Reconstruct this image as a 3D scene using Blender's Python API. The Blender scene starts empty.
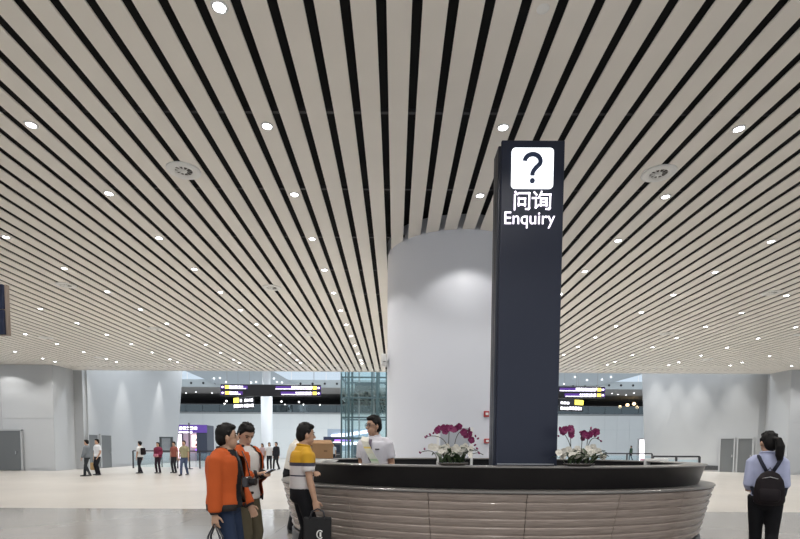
import bpy, bmesh, math, random
from mathutils import Vector, Matrix, Euler
random.seed(7)
PI = math.pi
SC = bpy.context.scene
COL = SC.collection
R = math.radians

# ------------------------------------------------------------------ camera
F_PX, CAM_H = 500.0, 1.45
PITCH, ROLL = 3.5, 0.33
cam_d = bpy.data.cameras.new('camera')
cam = bpy.data.objects.new('camera', cam_d)
COL.objects.link(cam)
cam_d.sensor_width = 36.0
cam_d.lens = F_PX / 800 * 36.0
cam_d.shift_x = 5.0 / 800
cam_d.shift_y = (446.7 + F_PX * math.tan(R(PITCH)) - 269.5) / 800
cam_d.clip_end = 300
CAM_ROT = Matrix.Rotation(R(90 - PITCH), 3, 'X') @ Matrix.Rotation(R(ROLL), 3, 'Z')
cam.matrix_world = Matrix.Translation((0, 0, CAM_H)) @ CAM_ROT.to_4x4()
SC.camera = cam

def ray(x, y):
    v = Vector((x - 400 + cam_d.shift_x * 800, -(y - 269.5) + cam_d.shift_y * 800, -F_PX))
    return CAM_ROT @ v

def at(x, y, Y):            # the point of depth Y seen at pixel x, y
    d = ray(x, y)
    return Vector((0, 0, CAM_H)) + d * (Y / d.y)

# ------------------------------------------------------------------ world, exposure
w = bpy.data.worlds.new('world')
SC.world = w
w.use_nodes = True
bg = w.node_tree.nodes['Background']
bg.inputs[0].default_value = (0.85, 0.92, 1.0, 1)
bg.inputs[1].default_value = 0.55
SC.view_settings.view_transform = 'Standard'
SC.view_settings.look = 'None'
SC.view_settings.gamma = 1
SC.view_settings.use_curve_mapping = False
SC.view_settings.exposure = 0.70
LAMP_W = 78.0

# ------------------------------------------------------------------ helpers
MATS = {}
def mat(name, col, rough=0.5, metal=0.0, emit=None, strength=0.0, var=0.0, scale=20.0, spec=0.5, bump=0.0, coat=0.0):
    if name in MATS:
        return MATS[name]
    m = bpy.data.materials.new(name)
    m.use_nodes = True
    nt = m.node_tree
    b = nt.nodes['Principled BSDF']
    b.inputs['Base Color'].default_value = (*col, 1)
    b.inputs['Roughness'].default_value = rough
    b.inputs['Metallic'].default_value = metal
    b.inputs['Specular IOR Level'].default_value = spec
    b.inputs['Coat Weight'].default_value = coat
    if emit:
        b.inputs['Emission Color'].default_value = (*emit, 1)
        b.inputs['Emission Strength'].default_value = strength
    if var > 0 or bump > 0:
        tc = nt.nodes.new('ShaderNodeTexCoord')
        no = nt.nodes.new('ShaderNodeTexNoise')
        no.inputs['Scale'].default_value = scale
        no.inputs['Detail'].default_value = 4
        nt.links.new(tc.outputs['Object'], no.inputs['Vector'])
        if var > 0:
            mx = nt.nodes.new('ShaderNodeMix')
            mx.data_type = 'RGBA'
            mx.inputs[6].default_value = (*[c * (1 - var) for c in col], 1)
            mx.inputs[7].default_value = (*[min(1, c * (1 + var)) for c in col], 1)
            nt.links.new(no.outputs['Fac'], mx.inputs[0])
            nt.links.new(mx.outputs[2], b.inputs['Base Color'])
        if bump > 0:
            bp = nt.nodes.new('ShaderNodeBump')
            bp.inputs['Strength'].default_value = bump
            bp.inputs['Distance'].default_value = 0.02
            nt.links.new(no.outputs['Fac'], bp.inputs['Height'])
            nt.links.new(bp.outputs['Normal'], b.inputs['Normal'])
    MATS[name] = m
    return m

def glass(name, tint, alpha, rough=0.03):
    if name in MATS:
        return MATS[name]
    m = bpy.data.materials.new(name)
    m.use_nodes = True
    nt = m.node_tree
    nt.nodes.remove(nt.nodes['Principled BSDF'])
    out = nt.nodes['Material Output']
    tr = nt.nodes.new('ShaderNodeBsdfTransparent')
    tr.inputs[0].default_value = (*tint, 1)
    gl = nt.nodes.new('ShaderNodeBsdfGlossy')
    gl.inputs['Roughness'].default_value = rough
    gl.inputs['Color'].default_value = (0.8, 0.95, 1, 1)
    mx = nt.nodes.new('ShaderNodeMixShader')
    mx.inputs[0].default_value = alpha
    nt.links.new(tr.outputs[0], mx.inputs[1])
    nt.links.new(gl.outputs[0], mx.inputs[2])
    nt.links.new(mx.outputs[0], out.inputs[0])
    MATS[name] = m
    return m

def obj_from_mesh(name, me, m, parent=None):
    o = bpy.data.objects.new(name, me)
    COL.objects.link(o)
    if m is not None and not me.materials:
        me.materials.append(m)
    if parent is not None:
        o.parent = parent
    return o

def obj(name, bm, m, parent=None, smooth=False, loc=None):
    me = bpy.data.meshes.new(name)
    bmesh.ops.recalc_face_normals(bm, faces=bm.faces[:])
    bm.to_mesh(me)
    bm.free()
    if smooth:
        me.polygons.foreach_set('use_smooth', [True] * len(me.polygons))
    o = obj_from_mesh(name, me, m, parent)
    if loc is not None:
        o.location = loc
    return o

def inst(name, me, parent=None, loc=(0, 0, 0), rot=(0, 0, 0), scale=None):
    o = bpy.data.objects.new(name, me)
    COL.objects.link(o)
    o.parent = parent
    o.location = loc
    o.rotation_euler = rot
    if scale:
        o.scale = scale
    return o

def tag(o, label, cat, group=None):
    o['label'] = label
    o['category'] = cat
    if group:
        o['group'] = group
    return o

def struct(o):
    o['kind'] = 'structure'
    return o

def thing(name, label, cat, loc=(0, 0, 0), rz=0.0, group=None):
    o = bpy.data.objects.new(name, None)
    COL.objects.link(o)
    o.empty_display_size = 0.1
    o.location = loc
    o.rotation_euler = (0, 0, rz)
    return tag(o, label, cat, group)

def bx(bm, c, s, rot=None):
    vs = []
    for dx in (-.5, .5):
        for dy in (-.5, .5):
            for dz in (-.5, .5):
                v = Vector((dx * s[0], dy * s[1], dz * s[2]))
                if rot is not None:
                    v = rot @ v
                vs.append(bm.verts.new(v + Vector(c)))
    for f in ((0, 1, 3, 2), (4, 6, 7, 5), (0, 4, 5, 1), (2, 3, 7, 6), (0, 2, 6, 4), (1, 5, 7, 3)):
        bm.faces.new([vs[i] for i in f])
    return bm

def box(c, s, rot=None):
    return bx(bmesh.new(), c, s, rot)

def bevel(bm, w_, seg=2):
    bmesh.ops.bevel(bm, geom=bm.edges[:], offset=w_, segments=seg, affect='EDGES', profile=0.5)
    return bm

def prism(bm, pts, d):      # pts: closed loop of 3D points; extruded by vector d
    a = [bm.verts.new(p) for p in pts]
    b = [bm.verts.new(Vector(p) + Vector(d)) for p in pts]
    n = len(pts)
    bm.faces.new(a)
    bm.faces.new(b[::-1])
    for i in range(n):
        bm.faces.new((a[i], b[i], b[(i + 1) % n], a[(i + 1) % n]))
    return bm

def lathe(bm, prof, n=24, c=(0, 0, 0)):
    rings = []
    for r, z in prof:
        rings.append([bm.verts.new((c[0] + r * math.cos(2 * PI * i / n), c[1] + r * math.sin(2 * PI * i / n), c[2] + z)) for i in range(n)])
    for a, b in zip(rings, rings[1:]):
        for i in range(n):
            bm.faces.new((a[i], a[(i + 1) % n], b[(i + 1) % n], b[i]))
    return rings

def cyl(bm, c, r, h, n=20):
    rg = lathe(bm, [(r, 0), (r, h)], n, c)
    bm.faces.new(rg[0][::-1])
    bm.faces.new(rg[1])
    return bm

def tube(bm, pts, rad, n=12, side=None, cap=True):
    pts = [Vector(p) for p in pts]
    rings = []
    ref = Vector(side) if side is not None else None
    k = len(pts)
    for i, p in enumerate(pts):
        t = (pts[min(i + 1, k - 1)] - pts[max(i - 1, 0)]).normalized()
        if ref is None:
            ref = Vector((1, 0, 0)) if abs(t.x) < 0.8 else Vector((0, 1, 0))
        s = ref - t * ref.dot(t)
        if s.length < 1e-4:
            s = t.orthogonal()
        s.normalize()
        u = t.cross(s)
        if side is None:
            ref = s
        r = rad[i] if isinstance(rad, (list, tuple)) else rad
        ra, rb = r if isinstance(r, (list, tuple)) else (r, r)
        rings.append([bm.verts.new(p + s * ra * math.cos(2 * PI * j / n) + u * rb * math.sin(2 * PI * j / n)) for j in range(n)])
    for a, b in zip(rings, rings[1:]):
        for j in range(n):
            bm.faces.new((a[j], a[(j + 1) % n], b[(j + 1) % n], b[j]))
    if cap:
        bm.faces.new(rings[0][::-1])
        bm.faces.new(rings[-1])
    return bm

def ball(bm, c, r, rot=None, u=16, v=10):
    M = Matrix.Translation(Vector(c)) @ (rot.to_4x4() if rot is not None else Matrix.Identity(4)) @ Matrix.Diagonal((r[0], r[1], r[2], 1))
    bmesh.ops.create_uvsphere(bm, u_segments=u, v_segments=v, radius=1.0, matrix=M)
    return bm

# ------------------------------------------------------------------ palette
M_SLAT = mat('slat_paint', (0.82, 0.785, 0.725), 0.42, var=0.03, scale=3)
M_VOID = mat('ceiling_void', (0.012, 0.012, 0.014), 0.8)
M_WALLW = mat('wall_white', (0.47, 0.485, 0.50), 0.5, var=0.02, scale=1.5)
M_WHITE = mat('white_paint', (0.72, 0.74, 0.76), 0.45, var=0.02, scale=2)
M_WALL = mat('wall_panel_paint', (0.40, 0.415, 0.43), 0.5, var=0.02, scale=1.5)
M_DOOR = mat('door_grey', (0.13, 0.14, 0.145), 0.5)
M_DARK = mat('dark_metal', (0.03, 0.03, 0.035), 0.35)
M_STEEL = mat('brushed_steel', (0.42, 0.42, 0.43), 0.3, metal=0.8)
M_RIM = mat('rim_bronze_grey', (0.20, 0.19, 0.18), 0.28, metal=0.3)
M_BLACKG = mat('black_gloss', (0.010, 0.009, 0.010), 0.28, spec=0.3)
M_NAVY = mat('navy_sign_metal', (0.020, 0.025, 0.046), 0.42, spec=0.35)
M_NAVY2 = mat('navy_sign_edge', (0.016, 0.020, 0.036), 0.4)
M_FIXT = mat('white_fixture', (0.78, 0.78, 0.76), 0.35)
M_LENS = mat('lamp_lens', (1, 1, 1), 0.4, emit=(0.93, 0.96, 1.0), strength=14)
M_GLASS = glass('clear_glass', (0.90, 0.95, 0.96), 0.10)
M_TEAL = glass('teal_glass', (0.90, 0.95, 0.95), 0.07)
M_SKYG = glass('skylight_glass', (0.93, 0.97, 1.0), 0.04)

# ------------------------------------------------------------------ setting: floor
def floor_mat():
    m = bpy.data.materials.new('polished_stone')
    m.use_nodes = True
    nt = m.node_tree
    N, L = nt.nodes, nt.links
    b = N['Principled BSDF']
    tc = N.new('ShaderNodeTexCoord')
    sp = N.new('ShaderNodeSeparateXYZ')
    L.new(tc.outputs['Object'], sp.inputs[0])
    st = N.new('ShaderNodeMath'); st.operation = 'GREATER_THAN'; st.inputs[1].default_value = 11.4
    L.new(sp.outputs['Y'], st.inputs[0])
    n1 = N.new('ShaderNodeTexNoise'); n1.inputs['Scale'].default_value = 0.35; n1.inputs['Detail'].default_value = 6
    n2 = N.new('ShaderNodeTexNoise'); n2.inputs['Scale'].default_value = 60; n2.inputs['Detail'].default_value = 2
    L.new(tc.outputs['Object'], n1.inputs['Vector']); L.new(tc.outputs['Object'], n2.inputs['Vector'])
    br = N.new('ShaderNodeTexBrick')
    br.offset = 0.0
    br.inputs['Scale'].default_value = 1.0
    br.inputs['Brick Width'].default_value = 1.0
    br.inputs['Row Height'].default_value = 1.0
    br.inputs['Mortar Size'].default_value = 0.004
    br.inputs['Color1'].default_value = (1, 1, 1, 1)
    br.inputs['Color2'].default_value = (0.94, 0.94, 0.94, 1)
    br.inputs['Mortar'].default_value = (0.72, 0.72, 0.72, 1)
    L.new(tc.outputs['Object'], br.inputs['Vector'])
    zone = N.new('ShaderNodeMix'); zone.data_type = 'RGBA'
    zone.inputs[6].default_value = (0.335, 0.315, 0.29, 1)
    zone.inputs[7].default_value = (0.51, 0.48, 0.44, 1)
    L.new(st.outputs[0], zone.inputs[0])
    m1 = N.new('ShaderNodeMix'); m1.data_type = 'RGBA'; m1.blend_type = 'MULTIPLY'; m1.inputs[0].default_value = 1
    L.new(zone.outputs[2], m1.inputs[6]); L.new(br.outputs['Color'], m1.inputs[7])
    rg = N.new('ShaderNodeMapRange'); rg.inputs[1].default_value = .3; rg.inputs[2].default_value = .7; rg.inputs[3].default_value = .9; rg.inputs[4].default_value = 1.06
    L.new(n1.outputs['Fac'], rg.inputs[0])
    rg2 = N.new('ShaderNodeMapRange'); rg2.inputs[3].default_value = .94; rg2.inputs[4].default_value = 1.06
    L.new(n2.outputs['Fac'], rg2.inputs[0])
    mm = N.new('ShaderNodeMath'); mm.operation = 'MULTIPLY'
    L.new(rg.outputs[0], mm.inputs[0]); L.new(rg2.outputs[0], mm.inputs[1])
    m2 = N.new('ShaderNodeMix'); m2.data_type = 'RGBA'; m2.blend_type = 'MULTIPLY'; m2.inputs[0].default_value = 1
    L.new(m1.outputs[2], m2.inputs[6]); L.new(mm.outputs[0], m2.inputs[7])
    L.new(m2.outputs[2], b.inputs['Base Color'])
    rr = N.new('ShaderNodeMix')
    rr.inputs[2].default_value = 0.10
    rr.inputs[3].default_value = 0.30
    L.new(st.outputs[0], rr.inputs[0])
    L.new(rr.outputs[0], b.inputs['Roughness'])
    return m
struct(obj('floor', box((0, 29, -0.1), (70, 76, 0.2)), floor_mat()))

# ------------------------------------------------------------------ setting: slatted ceiling
CEIL = 5.85
PITCH_S, SLAT_W, GAP0 = 0.3611, 0.256, -0.165
Y0, Y1 = -6.0, 29.6
ceiling = struct(obj('ceiling', box((0.8, (Y0 + Y1) / 2, CEIL + 0.45), (51, Y1 - Y0, 0.05)), M_VOID))
bm = bmesh.new()
hw = SLAT_W / 2
prof = [(-hw, .020), (-hw, .006), (-hw + .006, 0), (hw - .006, 0), (hw, .006), (hw, .020)]
prism(bm, [(x, Y0, z) for x, z in prof], (0, Y1 - Y0, 0))
slat_o = obj('slat', bm, M_SLAT, ceiling)
slat_me = slat_o.data
k0, k1 = -68, 72
first = True
for k in range(k0, k1):
    x = GAP0 + PITCH_S * (k + 0.5)
    o = slat_o if first else inst('slat', slat_me, ceiling)
    first = False
    o.location = (x, 0, CEIL)
rail_me = None
for y in [1.0 + 2.0 * i for i in range(15)]:
    if rail_me is None:
        o = obj('carrier_rail', box((0.8, 0, 0), (50, .05, .05)), mat('rail_dark', (0.05, 0.05, 0.055), .5), ceiling)
        rail_me = o.data
    else:
        o = inst('carrier_rail', rail_me, ceiling)
    o.location = (0, y, CEIL + .095)
struct(obj('trim_1', box((0.8, Y1 + .04, CEIL + .22), (51, .06, .5)), M_FIXT))

# ------------------------------------------------------------------ downlights
lamp_data = bpy.data.lights.new('downlight_beam', 'SPOT')
lamp_data.energy = LAMP_W
lamp_data.color = (1.0, 0.97, 0.93)
lamp_data.spot_size = R(126)
lamp_data.spot_blend = 0.22
lamp_data.shadow_soft_size = 0.07
bm = bmesh.new()
lathe(bm, [(.060, -.004), (.064, -.012), (.082, -.010), (.088, 0.0), (.060, 0.0), (.060, -.004)], 20)
ring_o = obj('trim_ring', bm, M_FIXT, smooth=True)
ring_me = ring_o.data
bpy.data.objects.remove(ring_o)
bm = bmesh.new()
cyl(bm, (0, 0, -.006), .061, .005, 18)
lens_o = obj('lens', bm, M_LENS)
lens_me = lens_o.data
bpy.data.objects.remove(lens_o)
DL = 'downlights set in the slatted ceiling'
for c in range(-8, 8):
    for r_ in range(-5, 13):
        x, y = 1.460 + 3.25 * c, min(5.3 + 1.87 * r_, 26.8)
        if (c, r_) == (0, 0):
            continue
        if abs(x - .8) > 24:
            continue
        if y > 1 and abs(x) > 0.84 * y + 3.5:
            continue
        if y <= 1 and abs(x) > 14:
            continue
        if (x - 1.4) ** 2 + (y - 12.0) ** 2 < 1.75 ** 2:
            continue
        t = thing('downlight', 'small round white downlight glowing in the slatted ceiling', 'ceiling light', (x, y, CEIL), 0, DL)
        inst('trim_ring', ring_me, t)
        inst('lens', lens_me, t)
        lo = bpy.data.objects.new('beam', lamp_data)
        COL.objects.link(lo)
        lo.parent = t
        lo.location = (0, 0, -.03)

# round smoke diffusers in the ceiling
bm = bmesh.new()
lathe(bm, [(.13, -.002), (.15, -.022), (.20, -.026), (.255, -.014), (.265, 0.0), (.13, 0.0), (.13, -.002)], 32)
v_ring = obj('outer_ring', bm, M_FIXT, smooth=True); v_ring_me = v_ring.data; bpy.data.objects.remove(v_ring)
bm = bmesh.new()
for i in range(10):
    a = 2 * PI * i / 10
    rot = Matrix.Rotation(a, 3, 'Z') @ Matrix.Rotation(.5, 3, 'X')
    bx(bm, Matrix.Rotation(a, 3, 'Z') @ Vector((.095, 0, -.010)), (.085, .022, .004), rot)
v_vane = obj('swirl_vanes', bm, M_FIXT); v_vane_me = v_vane.data; bpy.data.objects.remove(v_vane)
bm = bmesh.new()
cyl(bm, (0, 0, -.003), .14, .002, 24)
v_back = obj('backing', bm, mat('diffuser_dark', (0.10, 0.09, 0.08), .6)); v_back_me = v_back.data; bpy.data.objects.remove(v_back)
bm = bmesh.new()
lathe(bm, [(.001, -.03), (.045, -.026), (.055, -.004)], 16)
v_hub = obj('hub', bm, M_FIXT, smooth=True); v_hub_me = v_hub.data; bpy.data.objects.remove(v_hub)
for (x, y) in ((-3.415, 8.3), (4.20, 8.3), (-3.46, 14.2), (-9.1, 14.1), (10.6, 14.4), (4.28, 14.2), (-9.1, 19.2), (10.4, 19.5), (-3.46, 20.1), (15.6, 19.5), (-14.4, 20.9), (15.4, 25), (-14.9, 25.5)):
    t = thing('swirl_diffuser', 'round white swirl air diffuser flush in the slatted ceiling', 'air vent', (x, y, CEIL), 0, 'swirl diffusers in the ceiling')
    inst('outer_ring', v_ring_me, t); inst('backing', v_back_me, t); inst('swirl_vanes', v_vane_me, t); inst('hub', v_hub_me, t)

bm = bmesh.new()
lathe(bm, [(.001, -.012), (.055, -.010), (.065, 0)], 20)
s_me = obj('smoke_detector', bm, M_FIXT, smooth=True)
p = at(543, 9, 5); d = ray(543, 9); p = Vector((0, 0, CAM_H)) + d * ((CEIL - CAM_H) / d.z)
s_me.location = p
tag(s_me, 'flat pale smoke detector disc on the ceiling above the enquiry sign', 'detector')

# ------------------------------------------------------------------ setting: round column
CX, CY, CR = 1.40, 12.0, 1.60
bm = bmesh.new()
lathe(bm, [(CR, 0.0), (CR, CEIL + .3)], 96, (CX, CY, 0))
column = struct(obj('column', bm, mat('column_white', (0.74, 0.76, 0.82), .38, var=.015, scale=1), smooth=True))
bm = bmesh.new()
lathe(bm, [(CR + .012, 0.0), (CR + .012, .12), (CR, .12)], 96, (CX, CY, 0))
obj('skirting', bm, M_STEEL, column, smooth=True)

def on_column(px, py):
    d = ray(px, py)
    o = Vector((0, 0, CAM_H))
    a = d.x ** 2 + d.y ** 2
    b = -2 * (d.x * CX + d.y * CY)
    c = CX ** 2 + CY ** 2 - CR ** 2
    t = (-b - math.sqrt(max(0, b * b - 4 * a * c))) / (2 * a)
    return o + d * t

M_RED = mat('alarm_red', (0.45, 0.03, 0.03), .4)
for (px, py, lab, nm, hgt) in ((486, 414, 'red fire alarm siren high on the white column', 'fire_alarm', .12), (486.3, 441, 'red fire call point below the siren on the white column', 'fire_call_point', .10)):
    p = on_column(px, py)
    nrm = math.atan2(p.y - CY, p.x - CX) + PI / 2
    t = thing(nm, lab, 'alarm', p, nrm)
    obj('body', bevel(box((0, -.02, 0), (.11, .045, hgt)), .006), M_RED, t)
    obj('label_plate', box((0.0, -.045, 0), (.065, .006, hgt * .45)), M_FIXT, t)
# small camera housing on the column's flank
p = on_column(388.5, 362)
t = thing('security_camera', 'small white security camera housing on the side of the column', 'camera', p, 0)
obj('bracket', box((-.02, 0, 0), (.10, .04, .04)), M_FIXT, t)
obj('housing', bevel(box((-.10, -.03, .03), (.13, .22, .27)), .02), M_FIXT, t)
obj('lens', cyl(bmesh.new(), (-.09, -.145, -.02), .03, .01, 14), M_DARK, t)

# ------------------------------------------------------------------ setting: side walls
def wall_poly(name, pts, d, m=M_WALL):
    return struct(obj(name, prism(bmesh.new(), pts, d), m))

XL0, XL1, YA = -30.0, -18.95, 27.9
wall_l = wall_poly('wall_left', [(XL0, YA, 0), (XL1, YA, 0), (XL1, YA, CEIL), (XL0, YA, CEIL)], (0, 2.0, 0), M_WALLW)
XR0, XR1 = 22.0, 33.0
wall_r = wall_poly('wall_right', [(XR0, 28.1, 0), (XR1, 28.1, 0), (XR1, 28.1, CEIL), (XR0, 28.1, CEIL)], (0, 1.8, 0), M_WALLW)
# side walls of the atrium, leaning outwards at the foot
TOPZ = 11.0
pl0, pl1 = at(85, 470, 29.7), at(176.5, 461, 43.0)
XLa, XLb = pl0.x, pl1.x
def leaning(name, xa, ya, xb, yb, lean, th):
    bm = bmesh.new()
    n = 12
    def grid(dx):
        return [[bm.verts.new((xa + (xb - xa) * i / n + lean * (i / n) * (j / n) + dx, ya + (yb - ya) * i / n, TOPZ * j / n)) for j in range(n + 1)] for i in range(n + 1)]
    A, B = grid(0), grid(th)
    for G in (A, B):
        for i in range(n):
            for j in range(n):
                bm.faces.new((G[i][j], G[i + 1][j], G[i + 1][j + 1], G[i][j + 1]))
    for i in range(n):
        bm.faces.new((A[i][0], A[i + 1][0], B[i + 1][0], B[i][0])); bm.faces.new((A[i][n], A[i + 1][n], B[i + 1][n], B[i][n]))
        bm.faces.new((A[0][i], A[0][i + 1], B[0][i + 1], B[0][i])); bm.faces.new((A[n][i], A[n][i + 1], B[n][i + 1], B[n][i]))
    o = struct(obj(name, bm, M_WALL, smooth=True))
    o.data.set_sharp_from_angle(angle=R(40))
    return o
wall_l2 = leaning('wall_left_atrium', XLa, 29.7, XLb, 43.0, 0.95, -.6)
pr0, pr1 = at(756, 474, 29.9), at(645, 470, 34.0)
wall_r2 = leaning('wall_right_atrium', pr0.x, 29.9, pr1.x, 34.0, -0.75, .6)
# infill between the front wall and the leaning wall: dark recess and grey return
struct(obj('trim_2', box((-18.78, 30.05, TOPZ / 2), (.30, .3, TOPZ)), M_DOOR))
struct(obj('trim_3', box((21.80, 30.1, TOPZ / 2), (.34, .3, TOPZ)), M_DOOR))
struct(obj('wall_left_return', box((XLa - 1.1, 30.2, TOPZ / 2), (2.4, .4, TOPZ)), M_WALL))
struct(obj('wall_right_return', box((pr0.x + 1.1, 30.5, TOPZ / 2), (2.4, .4, TOPZ)), M_WALL))

# facing panels on the two frontal walls (joints between them)
def wall_panels(parent, x0, x1, y, rows, cw, m):
    n = max(1, round((x1 - x0) / cw))
    ww = (x1 - x0) / n
    me = {}
    for (z0, z1) in rows:
        for i in range(n):
            key = (z0, z1)
            if key not in me:
                o = obj('wall_panel', bevel(box((0, -.012, (z0 + z1) / 2), (ww - .02, .024, z1 - z0 - .02)), .004, 1), m, parent)
                me[key] = o.data
            else:
                o = inst('wall_panel', me[key], parent)
            o.location = (x0 + ww * (i + .5), y, 0)
wall_panels(wall_l, -27.6, XL1, YA, [(0.1, 2.9), (2.9, CEIL)], 2.8, M_WALLW)
wall_panels(wall_r, XR0, 30.4, 28.1, [(0.1, 2.9), (2.9, CEIL)], 2.8, M_WALLW)

def door(n, p0, p1, z, m=M_DOOR, nrm=Vector((0, -1, 0)), handle=True):
    # p0, p1: foot of both jambs
    p0, p1 = Vector((p0[0], p0[1], 0)), Vector((p1[0], p1[1], 0))
    u = (p1 - p0); wd = u.length; u.normalize()
    rz = math.atan2(u.y, u.x)
    o = bpy.data.objects.new('door_%d' % n, None); COL.objects.link(o)
    o.location = (p0 + p1) / 2; o.rotation_euler = (0, 0, rz); struct(o)
    obj('leaf', bevel(box((0, -.05, z / 2), (wd - .08, .05, z - .04)), .008, 1), m, o)
    obj('door_frame', bx(bx(box((-wd / 2, -.05, z / 2), (.08, .1, z)), (wd / 2, -.05, z / 2), (.08, .1, z)), (0, -.05, z), (wd + .08, .1, .08)), M_WALL, o)
    if handle:
        obj('door_handle', box((wd * .36, -.1, 1.0), (.05, .05, .16)), M_STEEL, o)
    return o
a0, a1 = at(-16, 470, YA - .06), at(23.5, 470, YA - .06)
door(1, (a0.x, a0.y), (a1.x, a1.y), 2.25)
def along(pa, pb, px):      # point of a wall foot line seen at column px
    d = ray(px, 470); d2 = Vector((d.x, d.y)); u = Vector((pb[0] - pa[0], pb[1] - pa[1]))
    den = d2.x * u.y - d2.y * u.x
    t = (pa[0] * u.y - pa[1] * u.x) / den
    return d2 * t
WL = ((XLa + .07, 29.7), (XLb + .07, 43.0)); WR = ((pr0.x - .07, 29.9), (pr1.x - .07, 34.0))
for n, (A, B, hz) in enumerate(((88, 97.5, 2.1), (100.5, 111, 2.1)), 2):
    q0, q1 = along(*WL, A), along(*WL, B); door(n, q0, q1, hz)
for n, (A, B, hz) in enumerate(((719, 733.5, 2.1), (736.5, 752, 2.1)), 4):
    q0, q1 = along(*WR, A), along(*WR, B); door(n, q0, q1, hz)
q = along(*WR, 711)
t = thing('floor_grille', 'low dark louvre grille at the foot of the wall beside the doors', 'vent', (q.x, q.y, 0.1), math.atan2(WR[0][1] - WR[1][1], WR[0][0] - WR[1][0]))
obj('frame', box((0, -.02, .14), (.9, .04, .3)), M_DOOR, t)
for i in range(5):
    obj('louvre', box((0, -.05, .04 + .05 * i), (.82, .03, .02)), M_DARK, t)
# skirting along the side walls
for nm, W in (('baseboard_left', WL), ('baseboard_right', WR)):
    a, b = Vector((*W[0], 0)), Vector((*W[1], 0))
    o = struct(obj(nm, box((0, 0, .06), ((b - a).length, .03, .12)), M_STEEL))
    o.location = (a + b) / 2; o.rotation_euler = (0, 0, math.atan2((b - a).y, (b - a).x))

# wall-washing lamps above the leaning walls
wash = bpy.data.lights.new('wash_beam', 'SPOT')
wash.energy = 1000; wash.spot_size = R(42); wash.spot_blend = .8; wash.shadow_soft_size = .05; wash.color = (1, .97, .92)
def washers(W, pxs, inward, lab):
    wn = (0.0, -.45)
    for px in pxs:
        q = along(*W, px)
        t = thing('wall_washer', lab, 'ceiling light', (q.x + inward * .95 + wn[0], q.y + wn[1], 8.1), 0, 'wall washing lamps')
        obj('lamp_can', cyl(bmesh.new(), (0, 0, 0), .09, .25, 16), M_FIXT, t)
        obj('stem', cyl(bmesh.new(), (0, 0, .25), .015, TOPZ - 8.35, 8), M_FIXT, t)
        lo = bpy.data.objects.new('beam', wash); COL.objects.link(lo); lo.parent = t; lo.location = (0, 0, -.02)
        lo.rotation_euler = (0, 0, 0)
washers(WL, (92, 127, 160), 1, 'white can lamp washing the leaning wall behind the walking couple')
washers(WR, (661, 680, 702, 741), -1, 'white can lamp washing the leaning wall with two grey doors')

# ------------------------------------------------------------------ atrium and far building
ZF = 60.0
sc = ZF / 500
far = struct(obj('wall_back', box((1, ZF + .3, 2.7), (76, .5, 5.3)), mat('far_wall', (0.62, 0.67, 0.70), .4)))
M_FARP = mat('far_panel', (0.74, 0.775, 0.78), .35, var=.02, scale=2)
wall_panels(far, -29, 31, ZF + .05, [(0.0, 3.6), (3.6, 5.3)], 1.5, M_FARP)
struct(obj('upper_floor', box((1, ZF + 4.5, 5.37), (76, 9, .2)), mat('slab_edge', (.3, .32, .33), .5)))
struct(obj('wall_upper', box((1, ZF + 8, 6.6), (76, .3, 3.0)), mat('dark_back', (.015, .015, .018), .7)))
# upper level glass balustrade
bal = thing('upper_balustrade', 'glass balustrade with dark rail along the dark upper gallery', 'railing', (1, ZF + .05, 5.47))
bal_me = None
for i in range(34):
    if bal_me is None:
        o = obj('glass_panel', box((0, 0, .45), (1.96, .02, .85)), glass('smoke_glass', (.35, .38, .4), .12), bal); bal_me = o.data
    else:
        o = inst('glass_panel', bal_me, bal)
    o.location = (-33 + 2 * i, 0, 0)
obj('handrail', box((0, 0, .92), (68, .06, .06)), mat('rail_grey', (.2, .21, .22), .4), bal)
# soffit above the gallery with its bulkhead and nozzles
struct(obj('ceiling_upper', box((1, ZF + 4.2, 7.75), (76, 8.4, .12)), mat('gallery_soffit', (.25, .25, .25), .6)))
slope = struct(obj('trim_4', prism(bmesh.new(), [(-37, ZF, 7.7), (-37, ZF - 1.8, 8.15), (-37, ZF - 1.8, 8.25), (-37, ZF, 7.8)], (76, 0, 0)), mat('soffit_slope', (.42, .42, .42), .5)))
bulk = struct(obj('bulkhead', box((1, ZF - 1.9, 8.62), (76, .3, .85)), mat('bulk_white', (.62, .68, .70), .4)))
bm = bmesh.new(); cyl(bm, (0, 0, 0), .13, .05, 14); 
noz = obj('air_nozzle', bm, M_DARK, bulk); noz_me = noz.data
for i, px in enumerate([179 + 12.15 * k for k in range(18)] + [573 + 12 * k for k in range(7)]):
    o = noz if i == 0 else inst('air_nozzle', noz_me, bulk)
    p = at(px, 387, ZF - 2.06)
    o.location = (p.x, ZF - 2.03, 8.62); o.rotation_euler = (PI / 2, 0, 0)
# clerestory glass and grey roof gussets above the bulkhead
cl = bpy.data.objects.new('window_1', None); COL.objects.link(cl); struct(cl); cl.location = (0, ZF - 1.8, 9.0)
pane_me = None
for i in range(18):
    if pane_me is None:
        o = obj('pane', box((0, 0, 2), (3.9, .03, 4)), M_SKYG, cl); pane_me = o.data
    else:
        o = inst('pane', pane_me, cl)
    o.location = (-34 + 4 * i, 0, 0)
def gusset(name, pix):
    return struct(obj(name, prism(bmesh.new(), [at(x, y, ZF - 2.3) for x, y in pix], (0, .15, 0)), mat('roof_gusset', (.50, .55, .58), .5)))
g1 = gusset('roof_gusset_1', [(176, 360), (182, 369.5), (216.5, 384.2), (297, 384.7), (272.5, 371), (258, 360)])
g2 = gusset('roof_gusset_2', [(500, 384.5), (601, 385.5), (640, 375), (665, 367), (665, 355), (500, 355)])
bm = bmesh.new(); cyl(bm, (0, 0, 0), .07, .06, 10)
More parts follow.
